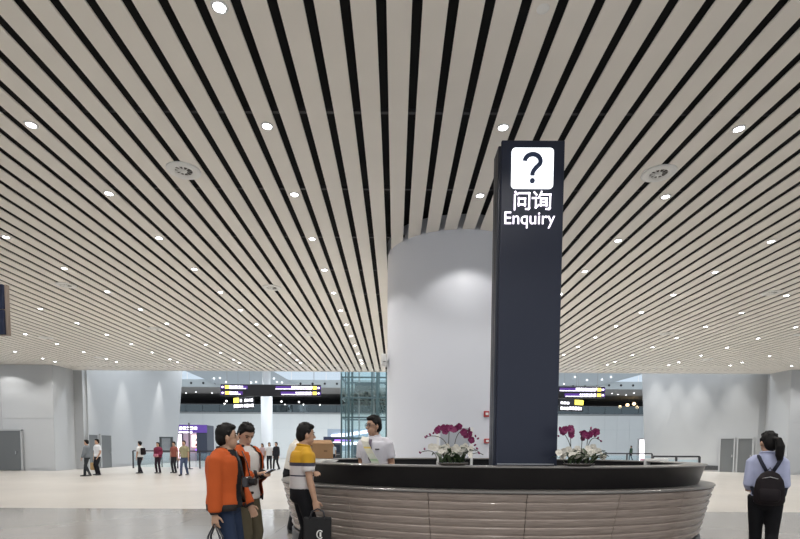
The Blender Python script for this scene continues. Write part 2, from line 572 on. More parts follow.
dot = obj('roof_lamp', bm, mat('small_lens', (1, 1, 1), .4, emit=(.95, .97, 1), strength=2.0)); dot_me = dot.data; bpy.data.objects.remove(dot)
for px, py in ((214, 378.5), (220, 378), (226, 382), (251, 382.5), (256, 382), (269, 378), (274, 378.5), (277, 382), (282, 382.5), (564, 384), (575, 377), (587, 380), (602, 379.5), (611, 377)):
    o = inst('roof_lamp', dot_me, None, at(px, py, ZF - 2.36), (PI / 2, 0, 0))
    tag(o, 'tiny lamp on the grey roof gusset high over the atrium', 'ceiling light', 'roof gusset lamps')
bm = bmesh.new(); ball(bm, (0, 0, 0), (.11, .11, .11), None, 12, 8)
gl = obj('globe', bm, mat('gallery_glow', (1, 1, 1), .4, emit=(1, .98, .95), strength=3)); gl_me = gl.data; bpy.data.objects.remove(gl)
bm = bmesh.new(); ball(bm, (0, 0, 0), (.2, .2, .2), None, 12, 8)
gw = obj('globe', bm, mat('warm_glow', (1, .9, .7), .4, emit=(1, .72, .40), strength=2.2)); gw_me = gw.data; bpy.data.objects.remove(gw)
bm = cyl(bmesh.new(), (0, 0, 0), .015, 1.0, 6)
gc = obj('cord', bm, M_DARK); gc_me = gc.data; bpy.data.objects.remove(gc)
for me_, pxs, lab, grp in ((gl_me, ((226.5, 401), (224.5, 404), (281.5, 401.5), (285, 404.8), (299, 402), (303.5, 404.8), (320, 405)), 'small white lamp glowing in the dark upper gallery behind the hanging board', 'white gallery lamps'),
                           (gw_me, ((620, 407), (627.5, 405), (634, 403.8), (637, 407.5)), 'warm yellow globe lamp in the dark gallery beside the leaning wall', 'warm gallery lamps')):
    for px, py in pxs:
        q = at(px, py, ZF + 3)
        t = thing('gallery_lamp', lab, 'lamp', q, 0, grp)
        inst('globe', me_, t)
        inst('cord', gc_me, t, (0, 0, .09), scale=(1, 1, 7.69 - q.z - .09))
# soffit spots
for px, py in ((186, 393), (196, 392), (212, 393), (612, 393.5), (618, 394.5), (626, 395), (634, 393)):
    d_ = ray(px, py)
    t_ = (7.70 + .25 * ZF - CAM_H) / (d_.z + .25 * d_.y)
    o = inst('soffit_lamp', dot_me, None, Vector((0, 0, CAM_H)) + d_ * t_ + Vector((0, 0, -.03)), (0, 0, 0), (1.3, 1.3, 1))
    tag(o, 'tiny white lamp under the sloping soffit above the gallery', 'ceiling light', 'soffit lamps')
# atrium light: rows of lamps added out of view to brighten the atrium
al = bpy.data.lights.new('added_atrium_beam', 'SPOT'); al.energy = 900; al.spot_size = R(140); al.spot_blend = .6; al.shadow_soft_size = .2; al.color = (.93, .97, 1)
for i, y in enumerate((33, 44, 52), 1):
    struct(obj('roof_beam_%d' % i, box((1, y, 13.3), (76, 1.5, .6)), M_WHITE))
for x in (-16, -8, 0, 8, 16):
    for y in (33, 44, 52):
        t = thing('added_atrium_lamp', 'white bell shaped lamp added out of view to brighten the atrium', 'lamp', (x, y, 10.6), 0, 'added atrium lamps above the ceiling edge')
        bm = bmesh.new(); lathe(bm, [(.05, .35), (.12, .3), (.3, .02), (.3, 0)], 20); obj('shade', bm, M_FIXT, t, True)
        obj('cord', cyl(bmesh.new(), (0, 0, .35), .01, 2.1, 6), M_DARK, t)
        lo = bpy.data.objects.new('beam', al); COL.objects.link(lo); lo.parent = t; lo.location = (0, 0, .03)

# slim round atrium column behind the visitors
p = at(267.2, 458, 50)
bm = bmesh.new(); lathe(bm, [(.56, 0), (.56, 7.45), (.40, 7.5), (.40, 9.0)], 32, (p.x, 50, 0))
struct(obj('column_atrium', bm, M_WHITE, smooth=True))

# ------------------------------------------------------------------ hanging direction boards
M_BOARD = mat('board_black', (.012, .012, .016), .4)
M_PURP = mat('board_purple', (.05, .02, .12), .4, emit=(.14, .05, .45), strength=.35)
M_LET = mat('board_letters', (1, 1, 1), .4, emit=(.92, .88, 1), strength=1.5)
M_YEL = mat('board_yellow', (.9, .7, .05), .4, emit=(.95, .80, .10), strength=1.3)
def text_marks(bm, x0, x1, z, h, y, seed, gap=.3):
    rnd = random.Random(seed)
    x = x0
    while x < x1 - .05:
        wd = h * rnd.uniform(.5, 1.0)
        bx(bm, (min(x + wd / 2, x1), y, z), (wd, .02, h * rnd.uniform(.7, 1)))
        x += wd + h * gap
    return bm
def arrow(bm, c, s, sign):
    x, y, z = c
    prism(bm, [(x + sign * s * .5, y, z), (x - sign * s * .02, y, z + s * .45), (x - sign * s * .02, y, z - s * .45)], (0, -.02, 0))
    bx(bm, (x - sign * s * .2, y - .01, z), (s * .5, .02, s * .22))
    return bm
def dir_board(label, pl, pr_, Y, rows, cables, rz=0.0, wires_to=12.99):
    a, b = at(*pl, Y), at(*pr_, Y)
    wd, ht = abs(b.x - a.x), abs(a.z - b.z)
    t = thing('direction_board', label, 'sign', ((a.x + b.x) / 2, Y, min(a.z, b.z)), rz)
    obj('panel', bevel(box((0, 0, ht / 2), (wd, .18, ht)), .02, 1), M_BOARD, t)
    for (x0, x1, zc, h, kind, seed) in rows:
        X0, X1 = (x0 - .5) * wd, (x1 - .5) * wd
        z = zc * ht; hh = h * ht
        if kind == 'strip':
            obj('lit_strip', box(((X0 + X1) / 2, -.095, z), (X1 - X0, .01, hh)), M_PURP, t)
        elif kind == 'text':
            obj('lettering', text_marks(bmesh.new(), X0, X1, z, hh, -.11, seed), M_LET, t)
        elif kind == 'yellow':
            obj('gate_mark', bevel(box(((X0 + X1) / 2, -.11, z), (X1 - X0, .02, hh)), .01, 1), M_YEL, t)
        elif kind in ('left', 'right'):
            obj('arrow_mark', arrow(bmesh.new(), ((X0 + X1) / 2, -.10, z), hh, -1 if kind == 'left' else 1), M_LET, t)
    for cx in cables:
        obj('cable', cyl(bmesh.new(), ((cx - .5) * wd, 0, ht), .02, wires_to - max(a.z, b.z), 6), M_STEEL, t)
    return t
rowsL = [(.0, .27, .74, .28, 'strip', 0), (0, .22, .26, .28, 'strip', 0),
         (.008, .035, .76, .22, 'left', 0), (.045, .085, .76, .26, 'yellow', 0), (.09, .215, .80, .16, 'text', 1), (.09, .255, .64, .07, 'text', 2),
         (.008, .035, .26, .22, 'left', 0), (.045, .085, .26, .26, 'yellow', 0), (.09, .18, .30, .16, 'text', 3), (.09, .21, .15, .07, 'text', 4),
         (.55, 1, .72, .28, 'strip', 0), (.60, 1, .26, .28, 'strip', 0),
         (.965, .99, .72, .22, 'right', 0), (.92, .96, .72, .26, 'yellow', 0), (.71, .915, .78, .17, 'text', 5), (.55, .915, .62, .07, 'text', 6),
         (.965, .99, .26, .22, 'right', 0), (.92, .96, .26, .26, 'yellow', 0), (.75, .915, .31, .16, 'text', 7), (.61, .915, .15, .07, 'text', 8)]
dir_board('long black direction board with white lettering left of the round column', (221, 384.3), (321, 396.6), 33.0, rowsL, (.06, .42, .93))
dir_board('long black direction board partly behind the tall enquiry sign', (504, 386), (604.3, 398.5), 33.0, rowsL, (.06, .5, .72, .93))
rowsS = [(.0, .28, .76, .40, 'yellow', 0), (.34, .44, .72, .28, 'text', 11), (.58, .98, .72, .26, 'text', 12), (.02, .50, .26, .30, 'text', 13), (.56, .98, .26, .28, 'text', 14)]
dir_board('small lit board turned aslant under the long direction board', (231, 397.2), (257, 409), 44.0, rowsS, (.2, .8), R(-28))
rowsS2 = [(.62, 1.0, .76, .40, 'yellow', 0), (.02, .34, .66, .26, 'text', 15), (.40, .98, .26, .30, 'text', 16), (.02, .34, .22, .26, 'text', 17)]
dir_board('small lit board turned aslant close to the tall enquiry sign', (556, 399.2), (586, 411.5), 44.0, rowsS2, (.2, .8), R(25))

# ------------------------------------------------------------------ glass lift tower
YT = 35.0
ta, tb = at(341.5, 455, YT), at(386, 455, YT)
tw = tb.x - ta.x
tower = thing('lift_tower', 'teal glass lift tower with steel frame beside the column', 'lift', ((ta.x + tb.x) / 2, YT, 0))
M_TFR = mat('tower_frame', (.06, .105, .115), .4)
vx = [-.5, -.34, 0.18, .30, .5]
hz = [0.15] + [CAM_H + (446.3 - y) * YT / 500 for y in (438, 417.5, 398, 378)] + [9.4]
for i, v in enumerate(vx):
    for yy in (0, 3.0):
        obj('mullion', box((v * tw, yy, 4.7), (.16 if i in (1, 3) else .10, .14, 9.4)), M_TFR, tower)
for z in hz:
    for yy in (0, 3.0):
        obj('transom', box((0, yy, z), (tw, .1, .10)), M_TFR, tower)
    for v in (-.5, .5):
        obj('side_transom', box((v * tw, 1.5, z), (.1, 3.0, .10)), M_TFR, tower)
for i in range(len(vx) - 1):
    for j in range(len(hz) - 1):
        for yy in (0, 3.0):
            obj('pane', box(((vx[i] + vx[i + 1]) / 2 * tw, yy, (hz[j] + hz[j + 1]) / 2), ((vx[i + 1] - vx[i]) * tw - .1, .03, hz[j + 1] - hz[j] - .1)), M_TEAL, tower)
for j in range(len(hz) - 1):
    for v in (-.5, .5):
        obj('pane', box((v * tw, 1.5, (hz[j] + hz[j + 1]) / 2), (.03, 2.8, hz[j + 1] - hz[j] - .1)), M_TEAL, tower)
obj('lift_machine', bx(box((.1, 1.5, 5.7), (1.6, 1.6, .5)), (.1, 1.5, 5.0), (.3, .3, 1.2)), mat('machine_dark', (.08, .10, .10), .5), tower)
obj('counterweight_rail', bx(box((-.5, 2.4, 4.5), (.1, .1, 9)), (.6, 2.4, 4.5), (.1, .1, 9)), M_STEEL, tower)

# lit shop counter seen through the tower
p = at(352, 455, 50)
t = thing('shop_counter', 'brightly lit white and purple shop counter seen through the glass tower', 'shop', (p.x, 50, 0))
obj('base', bevel(box((0, 0, .5), (4.6, 1, 1.0)), .05, 1), mat('shop_white', (.7, .72, .76), .4), t)
obj('back_panel', box((0, 1.2, 1.6), (5.2, .1, 3.2)), mat('shop_back', (.35, .42, .50), .4), t)
M_GLOW = mat('shop_glow', (1, 1, 1), .4, emit=(.88, .82, 1), strength=1.6)
M_GLOWP = mat('shop_purple', (.3, .1, .6), .4, emit=(.35, .15, .95), strength=1.2)
obj('light_strip', prism(bmesh.new(), [(-2.2, 1.1, 2.2), (2.0, 1.1, 2.9), (2.0, 1.1, 3.2), (-2.2, 1.1, 2.6)], (0, -.1, 0)), M_GLOW, t)
obj('light_strip', box((-.5, 1.1, 1.75), (3.0, .1, .35)), M_GLOW, t)
obj('fascia', box((-1.3, -.2, 2.15), (3.0, .3, .5)), mat('fascia_dark', (.02, .025, .06), .3), t)
obj('logo_strip', box((-.9, -.37, 2.05), (1.6, .03, .14)), M_GLOWP, t)
for (px, w_, h_, lab) in ((336.5, .75, 1.75, 'dark upright kiosk cabinet behind the cardboard box'), (356, .8, 1.6, 'dark upright kiosk cabinet behind the clerk')):
    q = at(px, 455, 41)
    k = thing('kiosk', lab, 'kiosk', (q.x, 41, 0))
    obj('cabinet', bevel(box((0, 0, h_ / 2), (w_, .5, h_)), .03, 1), mat('kiosk_grey', (.06, .065, .07), .4), k)
    obj('screen', box((0, -.26, h_ * .72), (w_ * .8, .02, h_ * .35)), mat('kiosk_screen', (.02, .03, .05), .2), k)
    obj('shelf', box((0, -.35, h_ * .45), (w_ * .8, .2, .04)), M_STEEL, k)

# ------------------------------------------------------------------ shop front at left, behind the leaning wall's end
p0, p1 = at(175, 460, 48), at(207.5, 460, 48)
t = thing('small_shop', 'shop front with glowing purple sign and bright doorway at the wall end', 'shop', ((p0.x + p1.x) / 2, 48, 0))
wd = p1.x - p0.x
M_SF = mat('shop_dark', (.05, .06, .09), .35)
obj('back_wall', box((0, 1.8, 1.7), (wd, .1, 3.4)), mat('shop_inner', (.65, .55, .6), .5), t)
obj('side_wall', box((wd / 2 - .05, .9, 1.7), (.1, 1.8, 3.4)), M_SF, t)
obj('side_wall', box((-wd / 2 + .05, .9, 1.7), (.1, 1.8, 3.4)), M_SF, t)
obj('front_panel', box((wd * .34, 0, 1.4), (wd * .32, .1, 2.8)), M_SF, t)
obj('fascia', box((0, 0, 3.05), (wd, .2, .75)), mat('fascia_purple', (.10, .05, .25), .4, emit=(.2, .10, .6), strength=.16), t)
obj('sign_lettering', text_marks(text_marks(bmesh.new(), -1.0, .6, 3.1, .34, -.12, 21), -1.3, .2, 2.72, .2, -.12, 22), M_LET, t)
obj('lit_door_panel', box((-wd * .38, .02, 1.35), (wd * .18, .06, 2.3)), mat('pink_glow', (1, .8, .9), .4, emit=(1, .78, .95), strength=1.5), t)
obj('lit_display', box((-.1, 1.7, 1.9), (1.0, .06, 1.2)), mat('warm_panel', (1, .8, .7), .4, emit=(1, .66, .60), strength=1.2), t)
for i, z in enumerate((.9, 1.4, 1.9)):
    obj('shelf', box((.35, 1.3, z), (1.0, .4, .05)), M_FIXT, t)
    for j in range(4):
        obj('goods', bevel(box((.0 + .24 * j, 1.3, z + .12), (.14, .14, .2)), .02, 1), [M_GLOWP, M_RED, M_FIXT, M_DARK][(i + j) % 4], t)
# framed poster box on the leaning wall and dark signpost
q = at(167, 470, 33.5)
t = thing('poster_case', 'dark framed poster case standing against the leaning wall', 'poster', (q.x, 33.5, 0), R(10))
obj('frame', bevel(box((0, 0, 1.5), (.85, .12, 1.05)), .02, 1), mat('case_dark', (.08, .09, .10), .4), t)
obj('poster', box((.0, -.065, 1.5), (.55, .01, .85)), mat('case_print', (.30, .33, .36), .4, var=.4, scale=3), t)
obj('post', box((-.3, 0, .5), (.06, .06, 1.0)), M_DARK, t)
obj('post', box((.3, 0, .5), (.06, .06, 1.0)), M_DARK, t)
q = at(189.7, 465, 31)
t = thing('signpost', 'tall thin dark signpost with a short cross arm by the glass railing', 'post', (q.x, 31, 0))
obj('pole', cyl(bmesh.new(), (0, 0, 0), .04, 2.85, 10), M_DARK, t)
obj('cross_arm', box((0, 0, 2.5), (.45, .05, .06)), M_DARK, t)
obj('foot', cyl(bmesh.new(), (0, 0, 0), .2, .03, 18), M_DARK, t)

# ------------------------------------------------------------------ balustrades
def balustrade(label, pts, h=1.1, spacing=1.6, glass_on=True):
    t = thing('glass_railing', label, 'railing', (pts[0][0], pts[0][1], 0))
    o0 = Vector((pts[0][0], pts[0][1], 0))
    for a, b in zip(pts, pts[1:]):
        a, b = Vector((*a, 0)) - o0, Vector((*b, 0)) - o0
        L = (b - a).length
        rot = Matrix.Rotation(math.atan2((b - a).y, (b - a).x), 3, 'Z')
        obj('handrail', box((a + b) / 2 + Vector((0, 0, h)), (L, .06, .07), rot), M_DARK, t)
        n = max(1, round(L / spacing))
        for i in range(n + 1):
            q = a.lerp(b, i / n)
            obj('post', box(q + Vector((0, 0, h / 2)), (.07, .07, h), rot), M_DARK, t)
        for i in range(n):
            q = a.lerp(b, (i + .5) / n)
            obj('glass_panel', box(q + Vector((0, 0, h * .48)), (L / n - .14, .015, h * .8), rot), M_GLASS, t)
    return t
a, b = at(133, 452, 31.5), at(222, 452, 31.5)
balustrade('glass railing with dark handrail by the signpost and shop front', [(a.x, 31.5), (b.x, 31.5)])
a, b = at(552, 454, 32), at(652, 454, 32)
balustrade('long glass railing with dark handrail beyond the right planter', [(a.x, 32), (b.x, 32)])
a, b = at(653, 457, 21.5), at(699.5, 457, 21.5)
balustrade('short glass railing with three dark posts right of the counter', [(a.x, 21.5), (b.x, 21.5)], spacing=1.0)

# lit advert column at right
q = at(642, 460, 43)
t = thing('advert_pillar', 'tall glowing white advert pillar at the foot of the leaning wall', 'sign', (q.x, 43, 0))
obj('case', bevel(box((0, 0, 1.15), (.82, .3, 2.3)), .02, 1), M_STEEL, t)
obj('lit_face', box((0, -.16, 1.2), (.64, .02, 2.0)), mat('advert_glow', (1, 1, 1), .4, emit=(1, .93, .98), strength=1.6), t)
obj('print', bevel(box((0, -.175, .45), (.5, .01, .25)), .01, 1), mat('advert_red', (.6, .2, .25), .4, emit=(.7, .3, .35), strength=.5), t)

# ------------------------------------------------------------------ hanging display at the left edge
a, b = at(8.5, 284, 11), at(8.5, 335, 11)
t = thing('hanging_display', 'two stacked dark display screens hung from the ceiling at the hall side', 'screen', (a.x - .86, 11, b.z))
dh = a.z - b.z
for i in range(2):
    obj('screen', bevel(box((0, 0, dh * (.25 + .5 * i)), (1.5, .06, dh * .485)), .012, 2), mat('screen_navy', (.022, .028, .06), .25), t)
obj('casing', box((0.0, .075, dh / 2), (1.56, .09, dh)), mat('casing_brown', (.30, .24, .20), .5), t)
for sx in (-.5, .5):
    obj('hanger', cyl(bmesh.new(), (sx, .09, dh), .025, CEIL - a.z, 10), M_DARK, t)

# ------------------------------------------------------------------ enquiry counter
KX, KY, KA, KB = 1.42, 7.50, 3.07, 2.20
def ell(th, d, z):
    return Vector((KX + (KA - d) * math.cos(th), KY + (KB - d) * math.sin(th), z))
counter = thing('enquiry_counter', 'oval enquiry counter with wavy wood boards and black glossy upstand', 'counter', (KX, KY, 0))
def ring_strip(bm, prof, n=128, th0=0, th1=2 * PI, closed=True):
    # prof: list of (inset, z) forming an open or closed profile; centre-relative
    cols = []
    steps = n if closed else n + 1
    for i in range(steps):
        th = th0 + (th1 - th0) * i / n
        cols.append([bm.verts.new(ell(th, d, z) - Vector((KX, KY, 0))) for d, z in prof])
    m_ = len(prof)
    rng = range(n)
    for i in rng:
        a, b = cols[i], cols[(i + 1) % steps]
        for j in range(m_ - 1):
            bm.faces.new((a[j], b[j], b[j + 1], a[j + 1]))
    return cols
def closed_ring(name, prof, m, n=128, smooth=True):
    bm = bmesh.new()
    ring_strip(bm, prof + [prof[0]], n)
    bmesh.ops.remove_doubles(bm, verts=bm.verts[:], dist=1e-5)
    o = obj(name, bm, m, counter, smooth)
    if smooth:
        o.data.set_sharp_from_angle(angle=R(35))
    return o
closed_ring('plinth', [(.15, .0), (.13, .02), (.13, .27), (.15, .29), (.60, .29), (.60, 0)], M_DARK)
closed_ring('core', [(.21, .29), (.06, .96), (.50, .96), (.60, .29)], M_DARK)
closed_ring('ledge', [(-.01, .955), (-.02, .963), (-.02, .977), (-.01, .985), (.30, .985), (.30, .955)], M_RIM)
closed_ring('upstand', [(.18, .985), (.16, 1.03), (.105, 1.215), (.095, 1.226), (.30, 1.226), (.34, .985)], M_BLACKG)
closed_ring('rim', [(.085, 1.225), (.078, 1.230), (.078, 1.240), (.088, 1.245), (.36, 1.245), (.37, 1.237), (.37, 1.225)], M_RIM)
closed_ring('inner_desk', [(.33, .72), (.33, .76), (.95, .76), (.95, .72)], mat('desk_dark', (.07, .06, .055), .4))
closed_ring('inner_panel', [(.50, .12), (.50, .74), (.54, .74), (.54, .12)], M_DARK)
# wooden boards: seven wavy bands of jointed boards
def wood_mat():
    m = bpy.data.materials.new('grey_oak')
    m.use_nodes = True
    nt = m.node_tree; N, L = nt.nodes, nt.links
    b = N['Principled BSDF']
    tc = N.new('ShaderNodeTexCoord'); mp = N.new('ShaderNodeMapping')
    mp.inputs['Scale'].default_value = (1.2, 1.2, 26)
    L.new(tc.outputs['Object'], mp.inputs[0])
    no = N.new('ShaderNodeTexNoise'); no.inputs['Scale'].default_value = 3.0; no.inputs['Detail'].default_value = 6; no.inputs['Distortion'].default_value = .6
    L.new(mp.outputs[0], no.inputs['Vector'])
    cr = N.new('ShaderNodeValToRGB')
    cr.color_ramp.elements[0].position = .30; cr.color_ramp.elements[0].color = (.24, .195, .17, 1)
    cr.color_ramp.elements[1].position = .72; cr.color_ramp.elements[1].color = (.37, .31, .275, 1)
    L.new(no.outputs['Fac'], cr.inputs[0]); L.new(cr.outputs[0], b.inputs['Base Color'])
    b.inputs['Roughness'].default_value = .27
    b.inputs['Coat Weight'].default_value = .25
    b.inputs['Coat Roughness'].default_value = .12
    return m
M_WOOD = wood_mat()
NB, ZT_, ZB_ = 7, .953, .30
NP = 18
bh = (ZT_ - ZB_) / NB
for k in range(NB):
    z1 = ZT_ - k * bh; z0 = z1 - bh
    d1 = .15 * ((ZT_ - z1) / (ZT_ - ZB_)) ** 1.0
    d0 = .15 * ((ZT_ - z0) / (ZT_ - ZB_)) ** 1.0
    prof = [(d0 + .05, z0 + .0005), (d0 + .013, z0 + .0005), (d0 + .004, z0 + bh * .12), (d1 + .009, z0 + bh * .45), (d1 + .0, z0 + bh * .72), (d1 - .003, z0 + bh * .84), (d1 + .003, z0 + bh * .93), (d1 + .013, z1 - .0005), (d1 + .05, z1 - .0005)]
    for i in range(NP):
        g = .003 / 2.6
        thA = -PI / 2 + 2 * PI * (i - .01) / NP + g; thB = -PI / 2 + 2 * PI * (i + .99) / NP - g
        bm = bmesh.new()
        cols = ring_strip(bm, prof, 8, thA, thB, False)
        bm.faces.new(cols[0]); bm.faces.new(cols[-1][::-1])
        o = obj('cladding_board', bm, M_WOOD, counter, True)
        o.data.set_sharp_from_angle(angle=R(40))
# raised floor inside
bm = bmesh.new()
vs = [bm.verts.new(ell(2 * PI * i / 64, .56, 0) - Vector((KX, KY, 0))) for i in range(64)]
bm.faces.new(vs)
r = bmesh.ops.extrude_face_region(bm, geom=bm.faces[:])
bmesh.ops.translate(bm, verts=[v for v in r['geom'] if isinstance(v, bmesh.types.BMVert)], vec=(0, 0, .12))
obj('raised_floor', bm, mat('carpet_grey', (.12, .12, .13), .9), counter)

# ------------------------------------------------------------------ enquiry sign
YS = 5.80
sb0, sb1 = at(493.5, 462, YS), at(557.3, 462, YS)
st_ = at(520, 140, YS)
SW, SH, SD = sb1.x - sb0.x, st_.z, .30
sign = thing('enquiry_sign', 'tall navy totem sign with glowing question mark rising from the counter', 'sign', ((sb0.x + sb1.x) / 2, YS + SD / 2, .762))
z0s = .762
obj('body', bevel(box((0, .02, (SH - z0s) / 2 - .02), (SW, SD - .04, SH - z0s - .04)), .01, 2), M_NAVY2, sign)
obj('front_panel', bevel(box((0.012, -SD / 2 + .02, (SH - z0s) / 2), (SW - .03, .04, SH - z0s)), .012, 3), M_NAVY, sign)
obj('side_seam', box((-SW / 2 - .001, .0, (SH - z0s) / 2 - .03), (.006, .02, SH - z0s - .1)), M_DARK, sign)
obj('reflection_strip', box((0, -SD / 2 - .004, 1.245 - z0s + .012), (SW - .08, .006, .012)), M_STEEL, sign)  # pale strip standing in for a line of reflected light at the sign's foot
yf = -SD / 2 - .002
def spt(px, py):            # pixel on the sign face -> local x, z
    p = at(px, py, YS)
    return p.x - sign.location.x, p.z - z0s
M_SGN = mat('sign_white_glow', (1, 1, 1), .4, emit=(.90, .95, 1.0), strength=.95)
M_SGT = mat('sign_letter_glow', (1, 1, 1), .4, emit=(.92, .82, 1.0), strength=1.0)
M_QM = mat('question_navy', (.03, .05, .12), .4)
x0, zt0 = spt(511.6, 148.3); x1, zb0 = spt(552.6, 189.2)
cx, cz = (x0 + x1) / 2, (zt0 + zb0) / 2
qs = (x1 - x0)
def rounded(w_, h_, r, n=6):
    pts = []
    for (sx, sz, a0) in ((1, 1, 0), (-1, 1, 90), (-1, -1, 180), (1, -1, 270)):
        for i in range(n + 1):
            a = R(a0 + 90 * i / n)
            pts.append((sx * (w_ / 2 - r) + r * math.cos(a), sz * (h_ / 2 - r) + r * math.sin(a)))
    return pts
qp = obj('question_tile', prism(bmesh.new(), [(cx + a, yf, cz + b) for a, b in rounded(qs, zt0 - zb0, qs * .09)], (0, -.012, 0)), M_SGN, sign)
# question mark: bent stroke and a dot
def stroke2d(bm, pts, wd, y, d=.008):
    # flat ribbon along 2D points (x, z), thickness d
    n = len(pts)
    L, Rr = [], []
    for i, p in enumerate(pts):
        a = Vector(pts[max(0, i - 1)]); b = Vector(pts[min(n - 1, i + 1)])
        t = (b - a).normalized(); nn = Vector((-t.y, t.x)) * wd / 2
        L.append(Vector(p) + nn); Rr.append(Vector(p) - nn)
    for i in range(n - 1):
        q = [L[i], L[i + 1], Rr[i + 1], Rr[i]]
        prism(bm, [(v.x, y, v.y) for v in q], (0, -d, 0))
    return bm
bm = bmesh.new()
pts = [(-.186, .16)]
pts += [(.0 + .186 * math.cos(R(a)), .155 + .160 * math.sin(R(a))) for a in range(170, -31, -12)]
pts += [(.09, .015), (.03, -.055), (.0, -.12), (.0, -.175)]
stroke2d(bm, [(cx + a * qs, cz + b * qs) for a, b in pts], qs * .105, yf - .012)
obj('question_mark', bm, M_QM, qp)
bm = bmesh.new()
prism(bm, [(cx + qs * .062 * math.cos(2 * PI * i / 20), yf - .012, cz - .295 * qs + qs * .062 * math.sin(2 * PI * i / 20)) for i in range(20)], (0, -.008, 0))
obj('question_dot', bm, M_QM, qp)
# Chinese characters drawn stroke by stroke on a 10 x 10 grid (x right, y up)
WEN = [[(1.5, 9.6), (2.6, 8.3)], [(1.3, 8.0), (1.3, .2)], [(3.6, 8.9), (8.9, 8.9), (8.9, .9), (8.5, .5), (7.2, .5)],
       [(3.4, 6.3), (3.4, 2.2)], [(3.4, 6.0), (6.7, 6.0), (6.7, 2.2)], [(3.4, 2.9), (6.7, 2.9)]]
XUN = [[(1.2, 9.4), (2.4, 8.0)], [(.4, 6.3), (2.1, 6.3), (2.1, 1.2), (3.5, 2.6)], [(4.9, 9.7), (4.4, 8.2), (3.4, 6.4)],
       [(4.6, 8.2), (9.3, 8.2), (9.2, 1.0), (8.8, .5), (7.4, .5)], [(4.6, 6.3), (4.6, 2.2)], [(4.6, 6.1), (7.5, 6.1), (7.5, 2.2)], [(4.6, 4.3), (7.5, 4.3)], [(4.6, 2.6), (7.5, 2.6)]]
for strokes, (pxa, pxb), (pya, pyb) in ((WEN, (512.3, 531.0), (191.3, 210.2)), (XUN, (531.8, 551.2), (191.3, 210.2))):
    bm = bmesh.new()
    xa, za = spt(pxa, pya); xb, zb = spt(pxb, pyb)
    for s in strokes:
        pp = [(xa + (xb - xa) * a / 10, zb + (za - zb) * b / 10) for a, b in s]
        # square joints: extend each segment slightly
        for a, b in zip(pp, pp[1:]):
            v = (Vector(b) - Vector(a)).normalized() * .008
            stroke2d(bm, [Vector(a) - v, Vector(b) + v], .0175, yf)
    obj('character', bm, M_SGT, sign)
cu = bpy.data.curves.new('enquiry_text', 'FONT')
cu.body = 'Enquiry'
cu.size = .25; cu.extrude = .004; cu.align_x = 'LEFT'; cu.offset = .0
tmp = bpy.data.objects.new('enquiry_text_tmp', cu); COL.objects.link(tmp)
bpy.context.view_layer.update()
dg = bpy.context.evaluated_depsgraph_get()
tme = bpy.data.meshes.new_from_object(tmp.evaluated_get(dg))
bpy.data.objects.remove(tmp)
xs = [v.co.x for v in tme.vertices]; ys = [v.co.y for v in tme.vertices]
xa, za = spt(504.5, 211.8); xb, zb = spt(554.6, 228.6)
sx_ = (xb - xa) / (max(xs) - min(xs)); sy_ = (za - zb) / (max(ys) - min(ys))
for v in tme.vertices:
    v.co = Vector((xa + (v.co.x - min(xs)) * sx_, yf - .004 - v.co.z, zb + (v.co.y - min(ys)) * sy_))
tme.materials.clear()
obj_from_mesh('english_word', tme, M_SGT, sign)

# ------------------------------------------------------------------ people
M_SKIN = mat('skin', (.43, .26, .175), .55, var=.05, scale=14)
M_HAIR = mat('black_hair', (.006, .005, .005), .6, var=.3, scale=60, spec=.2)
M_EYE = mat('eye_dark', (.02, .015, .012), .3)
M_LIP = mat('lip', (.36, .16, .13), .5)
M_SHOE = mat('shoe_black', (.02, .02, .022), .4)
def cloth(name, col, rough=.85, var=.10):
    return mat('cloth_' + name, col, rough, var=var, scale=8, bump=.45, spec=.2)

def remesh(bm, vox, smooth=4, fac=.5):
    me = bpy.data.meshes.new('tmp'); bmesh.ops.recalc_face_normals(bm, faces=bm.faces[:]); bm.to_mesh(me); bm.free()
    o = bpy.data.objects.new('tmp', me); COL.objects.link(o)
    r = o.modifiers.new('r', 'REMESH'); r.mode = 'VOXEL'; r.voxel_size = vox; r.use_smooth_shade = True
    if smooth:
        sm = o.modifiers.new('s', 'SMOOTH'); sm.factor = fac; sm.iterations = smooth
    dg = bpy.context.evaluated_depsgraph_get()
    out = bpy.data.meshes.new_from_object(o.evaluated_get(dg))
    bpy.data.objects.remove(o); bpy.data.meshes.remove(me)
    out.polygons.foreach_set('use_smooth', [True] * len(out.polygons))
    return out

def ik(a, b, l1, l2, pole):
    a, b = Vector(a), Vector(b)
    d = b - a
    L = min(d.length, (l1 + l2) * .999)
    u = d.normalized()
    b = a + u * L
    x = (l1 * l1 - l2 * l2 + L * L) / (2 * L)
    h = math.sqrt(max(0, l1 * l1 - x * x))
    p = Vector(pole); p = p - u * p.dot(u)
    p.normalize()
    return a + u * x + p * h, b

def band_mat(name, stops):
    # plain colour bands by height on the garment (yoke, stripes)
    m = bpy.data.materials.new(name); m.use_nodes = True
    nt = m.node_tree; N, L = nt.nodes, nt.links
    b = N['Principled BSDF']; b.inputs['Roughness'].default_value = .8
    tc = N.new('ShaderNodeTexCoord'); sp = N.new('ShaderNodeSeparateXYZ'); L.new(tc.outputs['Object'], sp.inputs[0])
    mr = N.new('ShaderNodeMapRange'); mr.inputs[1].default_value = 0; mr.inputs[2].default_value = 2
    L.new(sp.outputs['Z'], mr.inputs[0])
    cr = N.new('ShaderNodeValToRGB'); cr.color_ramp.interpolation = 'CONSTANT'
    els = cr.color_ramp.elements
    while len(els) < len(stops):
        els.new(.5)
    for e, (z, c) in zip(els, stops):
        e.position = z / 2; e.color = (*c, 1)
    L.new(mr.outputs[0], cr.inputs[0]); L.new(cr.outputs[0], b.inputs['Base Color'])
    return m

